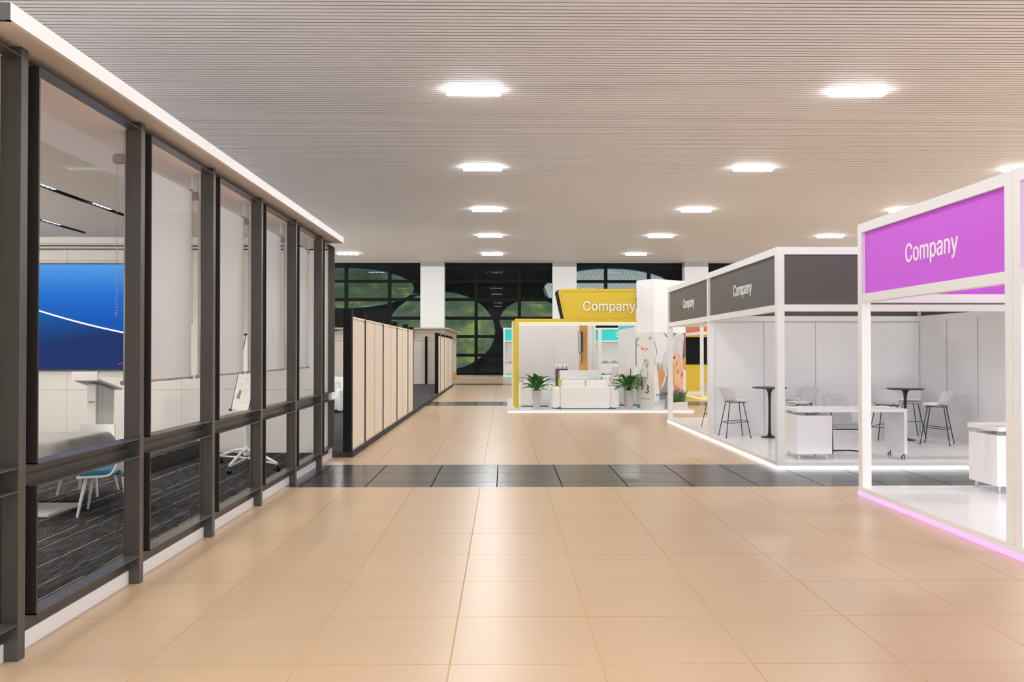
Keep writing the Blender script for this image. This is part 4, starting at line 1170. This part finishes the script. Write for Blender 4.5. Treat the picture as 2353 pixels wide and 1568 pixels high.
# blue display screen with rounded black frame
t = thing('display_totem', 'rounded black-framed upright display with a blue picture, half hidden by the white pillar', 'display', (4.55, 28.2, 0))
def rrect(x0, x1, z0, z1, rad, Y):
    pts = []
    for (cx2, cz2, a0) in ((x1-rad, z0+rad, -PI/2), (x1-rad, z1-rad, 0), (x0+rad, z1-rad, PI/2), (x0+rad, z0+rad, PI)):
        for k in range(6): a = a0+k*PI/10; pts.append((cx2+rad*math.cos(a), Y, cz2+rad*math.sin(a)))
    return pts
mb = MB(); mb.prism(rrect(4.41, 5.3, 1.13, 2.25, .14, 28.2), (0, .06, 0), 'screen_black'); mb.build('frame', t)
mb = MB(); mb.prism(rrect(4.445, 5.265, 1.165, 2.215, .11, 28.19), (0, .01, 0), 'display'); mb.build('screen', t)
MB().box(4.75, 4.95, 28.22, 28.28, zb, 1.2, 'black').build('stand', t)
t.location = (4.85, 28.23, zb)
for ch in t.children: ch.data.transform(Matrix.Translation(Vector((4.55-4.85, 28.2-28.23, -zb))))

# ------------------------------------------------------------------ bar stools, bar tables, desks
def make_stool(label, loc, rz):
    t = thing('bar_stool', label, 'bar stool', (0, 0, 0), 0, 'white shell bar stools')
    prof = [(.245, .665), (.15, .685), (.0, .675), (-.12, .680), (-.20, .745), (-.25, .85), (-.29, .945)]
    mb = MB(); mb.grid(shell_fn(prof, [.17, .225, .235, .24, .245, .235, .20], [.0, .015, .035, .075, .10, .045, .0], [-.03, 0, 0, .06, .12, .14, .09]), 16, 20, 'shell', thick=.016)
    mb.build('shell', t)
    mb = MB(); mb.lathe([(.16, 0), (.19, .012), (.185, .03), (.12, .036)], 'shell_white', c=(.04, 0, .69), n=24, sq=3); mb.build('cushion', t)
    tops = {}; feet = {}
    for sx, sy in ((1, 1), (1, -1), (-1, 1), (-1, -1)):
        a = Vector((sx*.13, sy*.13, .648)); b = Vector((sx*.235, sy*.245, 0)); tops[sx, sy] = a; feet[sx, sy] = b
        mb = MB(); mb.tube([a, b], .0085, 'black', n=8); lg = mb.build('leg', t)
        mb = MB(); mb.lathe([(.014, 0), (.014, .012), (.009, .02)], 'black', c=(b.x, b.y, 0), n=10); mb.build('foot', lg)
    mb = MB(); z = .655
    mb.tube([(.13, -.13, z), (-.13, -.13, z), (-.15, -.11, z+.02), (-.15, .11, z+.02), (-.13, .13, z), (.13, .13, z), (.17, .11, z-.01), (.17, -.11, z-.01)], .007, 'black', n=6, closed=True)
    for sy in (-1, 1): mb.tube([(-.14, sy*.17, z+.035), (.12, sy*.19, z+.03), (.15, sy*.16, z)], .006, 'black', n=6)
    mb.build('seat_frame', t)
    def at(sx, sy, zz):
        a, b = tops[sx, sy], feet[sx, sy]; k = (a.z-zz)/(a.z); return a+(b-a)*k
    mb = MB(); mb.tube([at(-1, -1, .27), at(1, -1, .30), at(1, -1, .30)+Vector((.03, .03, 0)), at(1, 1, .30)+Vector((.03, -.03, 0)), at(1, 1, .30), at(-1, 1, .27), at(-1, -1, .27)], .0065, 'black', n=6)
    mb.build('footrest', t)
    t.location = loc; t.rotation_euler = (0, 0, rz); return t
DZ = .11
s0 = make_stool('white shell bar stool on black legs, left of the left bar table, facing it', (4.40, 16.13, DZ), .04)
dup(s0, (5.70, 16.25, DZ), PI+.15, 'white shell bar stool, rear one of the pair right of the left bar table')
dup(s0, (5.44, 15.42, DZ), PI+.0, 'white shell bar stool, front one of the pair right of the left bar table')
dup(s0, (4.62, 18.3, DZ), .7, 'white shell bar stool glimpsed through the far bay behind the grey partition')
dup(s0, (6.86, 15.15, DZ), .75, 'white shell bar stool left of the right bar table, its back turned to the desk')
dup(s0, (7.72, 16.12, DZ), -PI/2-.15, 'white shell bar stool behind the right bar table, facing the camera')
dup(s0, (7.62, 14.85, DZ), PI-.62, 'white shell bar stool right of the right bar table, facing it')
dup(s0, (7.75, 31.4, DZ), PI, 'white shell bar stool beside the post of the orange booth')
def make_bar_table(label, loc):
    t = thing('bar_table', label, 'bar table', (0, 0, 0), 0, 'round black bar tables')
    mb = MB(); mb.lathe([(.30, .925), (.318, .93), (.318, .945), (.30, .95)], 'black', n=40); mb.build('tabletop', t)
    mb = MB(); mb.lathe([(.034, .05), (.028, .12), (.024, .3), (.024, .62), (.026, .75), (.034, .84), (.055, .895), (.105, .925)], 'black', n=24); mb.build('pedestal', t)
    mb = MB(); mb.lathe([(.165, 0), (.165, .012), (.12, .02), (.05, .035), (.034, .06)], 'black', n=32); mb.build('base', t)
    t.location = loc; return t
b0 = make_bar_table('round black pedestal bar table partly behind the dark booth corner post', (5.03, 16.0, DZ))
dup(b0, (7.37, 15.5, DZ), 0, 'round black pedestal bar table in the right part of the dark-signed booth')

def make_desk(label, loc, grp, L=1.65):
    # local: origin at near-left top corner's floor point, +x right, +y back
    t = thing('desk', label, 'desk', (0, 0, 0), 0, grp)
    MB().box(0, L, 0, .65, .715, .766, 'shell_white', bev=.003, seg=1).build('desktop', t)
    ped = MB().box(.0, .53, .03, .62, .085, .665, 'shell_white', bev=.004, seg=1).build('pedestal', t)
    for k in range(3):
        MB().box(.5305, .534, .04, .61, .10+.19*k, .28+.19*k, 'shell_white').build('drawer', ped)
    for x in (.16, .40):
        mb = MB(); mb.lathe([(.045, 0), (.045, .052)], 'pot', c=(x-.02, .2, .664), n=20); mb.build('spacer', t)
    for x in (.05, .46):
        for y in (.08, .55):
            mb = MB(); mb.lathe([(.016, 0), (.018, .01), (.018, .088)], 'chrome', c=(x, y, 0), n=14); mb.build('foot', t)
    MB().box(L-.05, L, .0, .65, .09, .716, 'shell_white', bev=.003, seg=1).build('side_panel', t)
    for y in (.08, .53):
        mb = MB()
        for s in (-.022, .008): mb.tube([(L-.025+s, y, .033), (L-.025+s+.014, y, .033)], .033, 'chrome', n=20)
        mb.tube([(L-.025, y-.02, .04), (L-.025, y-.02, .09)], .009, 'black', n=8)
        mb.tube([(L-.05, y, .033), (L-.005, y, .033)], .02, 'black', n=10)
        mb.build('caster', t)
    t.location = loc; return t
d0 = make_desk('white desk with pedestal and casters standing in front of the bar tables', (4.40, 12.66, DZ), 'white desks in the booths')
dup(d0, (5.64, 9.62, DZ), 0, 'white desk at the right end of the purple booth, cut by its post')

# cantilever chair
def make_cantilever(label, loc, rz):
    t = thing('cantilever_chair', label, 'chair', (0, 0, 0), 0, 'fabric cantilever chairs')   # faces -y
    def sf(u, v):
        s = u*2-1
        p = bez([(0, -.25, .43), (0, -.1, .445), (0, .1, .435), (0, .2, .46), (0, .25, .58), (0, .29, .76), (0, .32, .93)], v)
        w = .235 - .03*max(0, v-.5)*2
        return Vector((s*w, p[1]-.02*(1-s*s)*0, p[2]))
    def seatf(u, v): return sf(u, v*.5)
    mb = MB(); mb.box(-.24, .24, -.27, .22, .415, .485, 'felt', bev=.03, seg=4); mb.build('seat', t)
    b = bmesh.new()
    pts = []
    Wd, Ht, rr = .235, .50, .09
    for (cx2, cz2, a0) in ((Wd-rr, rr*.4, -PI/2), (Wd-.03-rr, Ht-rr, 0), (-Wd+.03+rr, Ht-rr, PI/2), (-Wd+rr, rr*.4, PI)):
        for k in range(6):
            a = a0+k*PI/10; pts.append((cx2+rr*math.cos(a), 0, cz2+(rr if cz2 > .2 else rr*.4)*math.sin(a)))
    mb = MB(); mb.prism(pts, (0, .045, 0), 'felt', bev=.012, seg=3)
    bk = mb.build('backrest', t); bk.data.transform(Matrix.Translation((0, .20, .455)) @ Matrix.Rotation(-.22, 4, 'X'))
    mb = MB()
    for s in (-1, 1):
        x = s*.285
        mb.tube([(x*.9, .24, .665), (x, .18, .665), (x, -.16, .665), (x, -.20, .64), (x, -.215, .44), (x, -.25, .06), (x, -.23, .025), (x, .0, .015), (x, .18, .014), (x*.85, .25, .014), (x*.6, .27, .014), (0, .27, .014)], .0115, 'black', n=8)
        mb.tube([(x, -.215, .40), (0, -.215, .40)], .010, 'black', n=8)
        mb.tube([(x*.9, .24, .665), (x*.72, .25, .64)], .010, 'black', n=8)
    mb.build('tube_frame', t)
    t.location = loc; t.rotation_euler = (0, 0, rz); return t
M['felt'] = mat('mottled_felt', (.50, .49, .50), .95, noise=.30, nscale=34, bump=.3)
c1 = make_cantilever('grey mottled fabric cantilever chair behind the desk of the dark-signed booth', (5.44, 13.52, DZ), .03)
# far chairs and counter in the turquoise booth
dup(c1, (6.98, 57.9, DZ), 0, 'grey cantilever chair behind the far white counter, left one')
dup(c1, (7.62, 57.9, DZ), 0, 'grey cantilever chair behind the far white counter, right one')
def counter(x0, x1, y, l):
    t = thing('info_counter', l, 'counter', ((x0+x1)/2, y, DZ), group='white counters of the turquoise booths')
    MB().box(x0, x1, y, y+.04, .28, .93, 'white').build('front_panel', t)
    MB().box(x0, x1, y, y+.5, .90, .94, 'white').build('worktop', t)
    for x in (x0+.1, x1-.1): MB().box(x-.03, x+.03, y+.05, y+.45, DZ, .9, 'chrome').build('leg', t)
counter(6.5+.0, 7.83, 57.2, 'white info counter under the far turquoise sign, right of the timber post')
counter(.05, .62, 57.2, 'white info counter in the far turquoise booth left of the yellow post')
dup(c1, (.62, 57.95, DZ), 0, 'grey cantilever chair beside the far white counter left of the yellow post')

# cafe chairs and tables between the booths
def make_cafe(label, loc, rz, grp='wire-legged cafe chairs'):
    t = thing('cafe_chair', label, 'chair', (0, 0, 0), 0, grp)
    prof = [(.22, .44), (.1, .45), (-.06, .44), (-.17, .46), (-.22, .58), (-.25, .80)]
    mb = MB(); mb.grid(shell_fn(prof, [.2, .22, .22, .22, .22, .2], [0, .0, .02, .06, .05, .0], [0, 0, 0, .04, .08, .06]), 8, 10, 'shell_white', thick=.016); mb.build('shell', t)
    for sx, sy in ((1, 1), (1, -1), (-1, 1), (-1, -1)):
        mb = MB(); mb.tube([(sx*.13, sy*.14, .43), (sx*.22, sy*.22, 0)], .010, 'black', n=6); mb.build('leg', t)
    t.location = loc; t.rotation_euler = (0, 0, rz); return t
k0 = make_cafe('white cafe chair nearest the reception counter in the cafe area', (3.95, 31.6, 0), .5)
def make_wire(label, loc, rz):
    t = thing('wire_chair', label, 'chair', (0, 0, 0), 0, 'black hoop-backed chairs')
    MB().box(-.2, .2, -.2, .2, .43, .45, 'grey_uph', bev=.006).build('seat', t)
    mb = MB(); mb.tube([(-.2, -.2, .43)] + [(-.2-.03*math.sin(PI*k/10), -.2*math.cos(PI*k/10), .44+.38*math.sin(PI*k/10)**.6) for k in range(11)] + [(-.2, .2, .43)], .011, 'black', n=6)
    mb.tube([(-.2, -.2, .44), (.05, -.24, .66), (.18, -.22, .44)], .009, 'black', n=6); mb.tube([(-.2, .2, .44), (.05, .24, .66), (.18, .22, .44)], .009, 'black', n=6)
    mb.build('hoop_back', t)
    for sx, sy in ((1, 1), (1, -1), (-1, 1), (-1, -1)):
        mb = MB(); mb.tube([(sx*.17, sy*.17, .43), (sx*.22, sy*.22, 0)], .011, 'black', n=6); mb.build('leg', t)
    t.location = loc; t.rotation_euler = (0, 0, rz); return t
w0 = make_wire('black hoop-backed chair in the cafe area, nearest the white cafe chair', (4.25, 32.6, 0), 2.2)
dup(w0, (4.75, 33.2, 0), 1.2, 'black hoop-backed chair in the cafe area, in the middle of its group')
dup(w0, (4.72, 31.0, 0), 2.8, 'black hoop-backed chair in the cafe area, lowest in view beside the sofa cushion')
dup(w0, (4.3, 34.9, 0), .4, 'black hoop-backed chair in the cafe area, rearmost of its group')
t = thing('cafe_table', 'small round cafe table with a dark foot among the hoop-backed chairs', 'table', (4.4, 31.9, 0))
mb = MB(); mb.lathe([(.33, .70), (.34, .715), (.33, .73)], 'shell_white', c=(4.4, 31.9, 0), n=28); mb.build('tabletop', t)
mb = MB(); mb.lathe([(.2, 0), (.2, .02), (.03, .04), (.03, .70)], 'black', c=(4.4, 31.9, 0), n=20); mb.build('pedestal', t)

# ================================================================== LIGHT, WORLD, CAMERA
w = bpy.data.worlds.new('world'); SC.world = w; w.use_nodes = True
bg = w.node_tree.nodes['Background']; bg.inputs[0].default_value = (.88, .95, 1.0, 1); bg.inputs[1].default_value = WORLD
SC.view_settings.view_transform = 'Standard'; SC.view_settings.look = 'None'; SC.view_settings.gamma = 1
SC.view_settings.use_curve_mapping = False; SC.view_settings.exposure = EXPO
cam = bpy.data.cameras.new('camera'); cam.sensor_width = 36; cam.lens = F/2353*36; cam.clip_end = 500; cam.clip_start = .05
co = bpy.data.objects.new('camera', cam); COL.objects.link(co)
co.location = (0, 0, H)
co.rotation_euler = (PI/2 + math.atan(22/F), 0, -math.atan(19.5/F))
SC.camera = co
SC.cycles.use_denoising = True
SC.cycles.max_bounces = 10; SC.cycles.diffuse_bounces = 5; SC.cycles.glossy_bounces = 4; SC.cycles.transparent_max_bounces = 12
SC.cycles.sample_clamp_indirect = 8; SC.cycles.caustics_reflective = False; SC.cycles.caustics_refractive = False
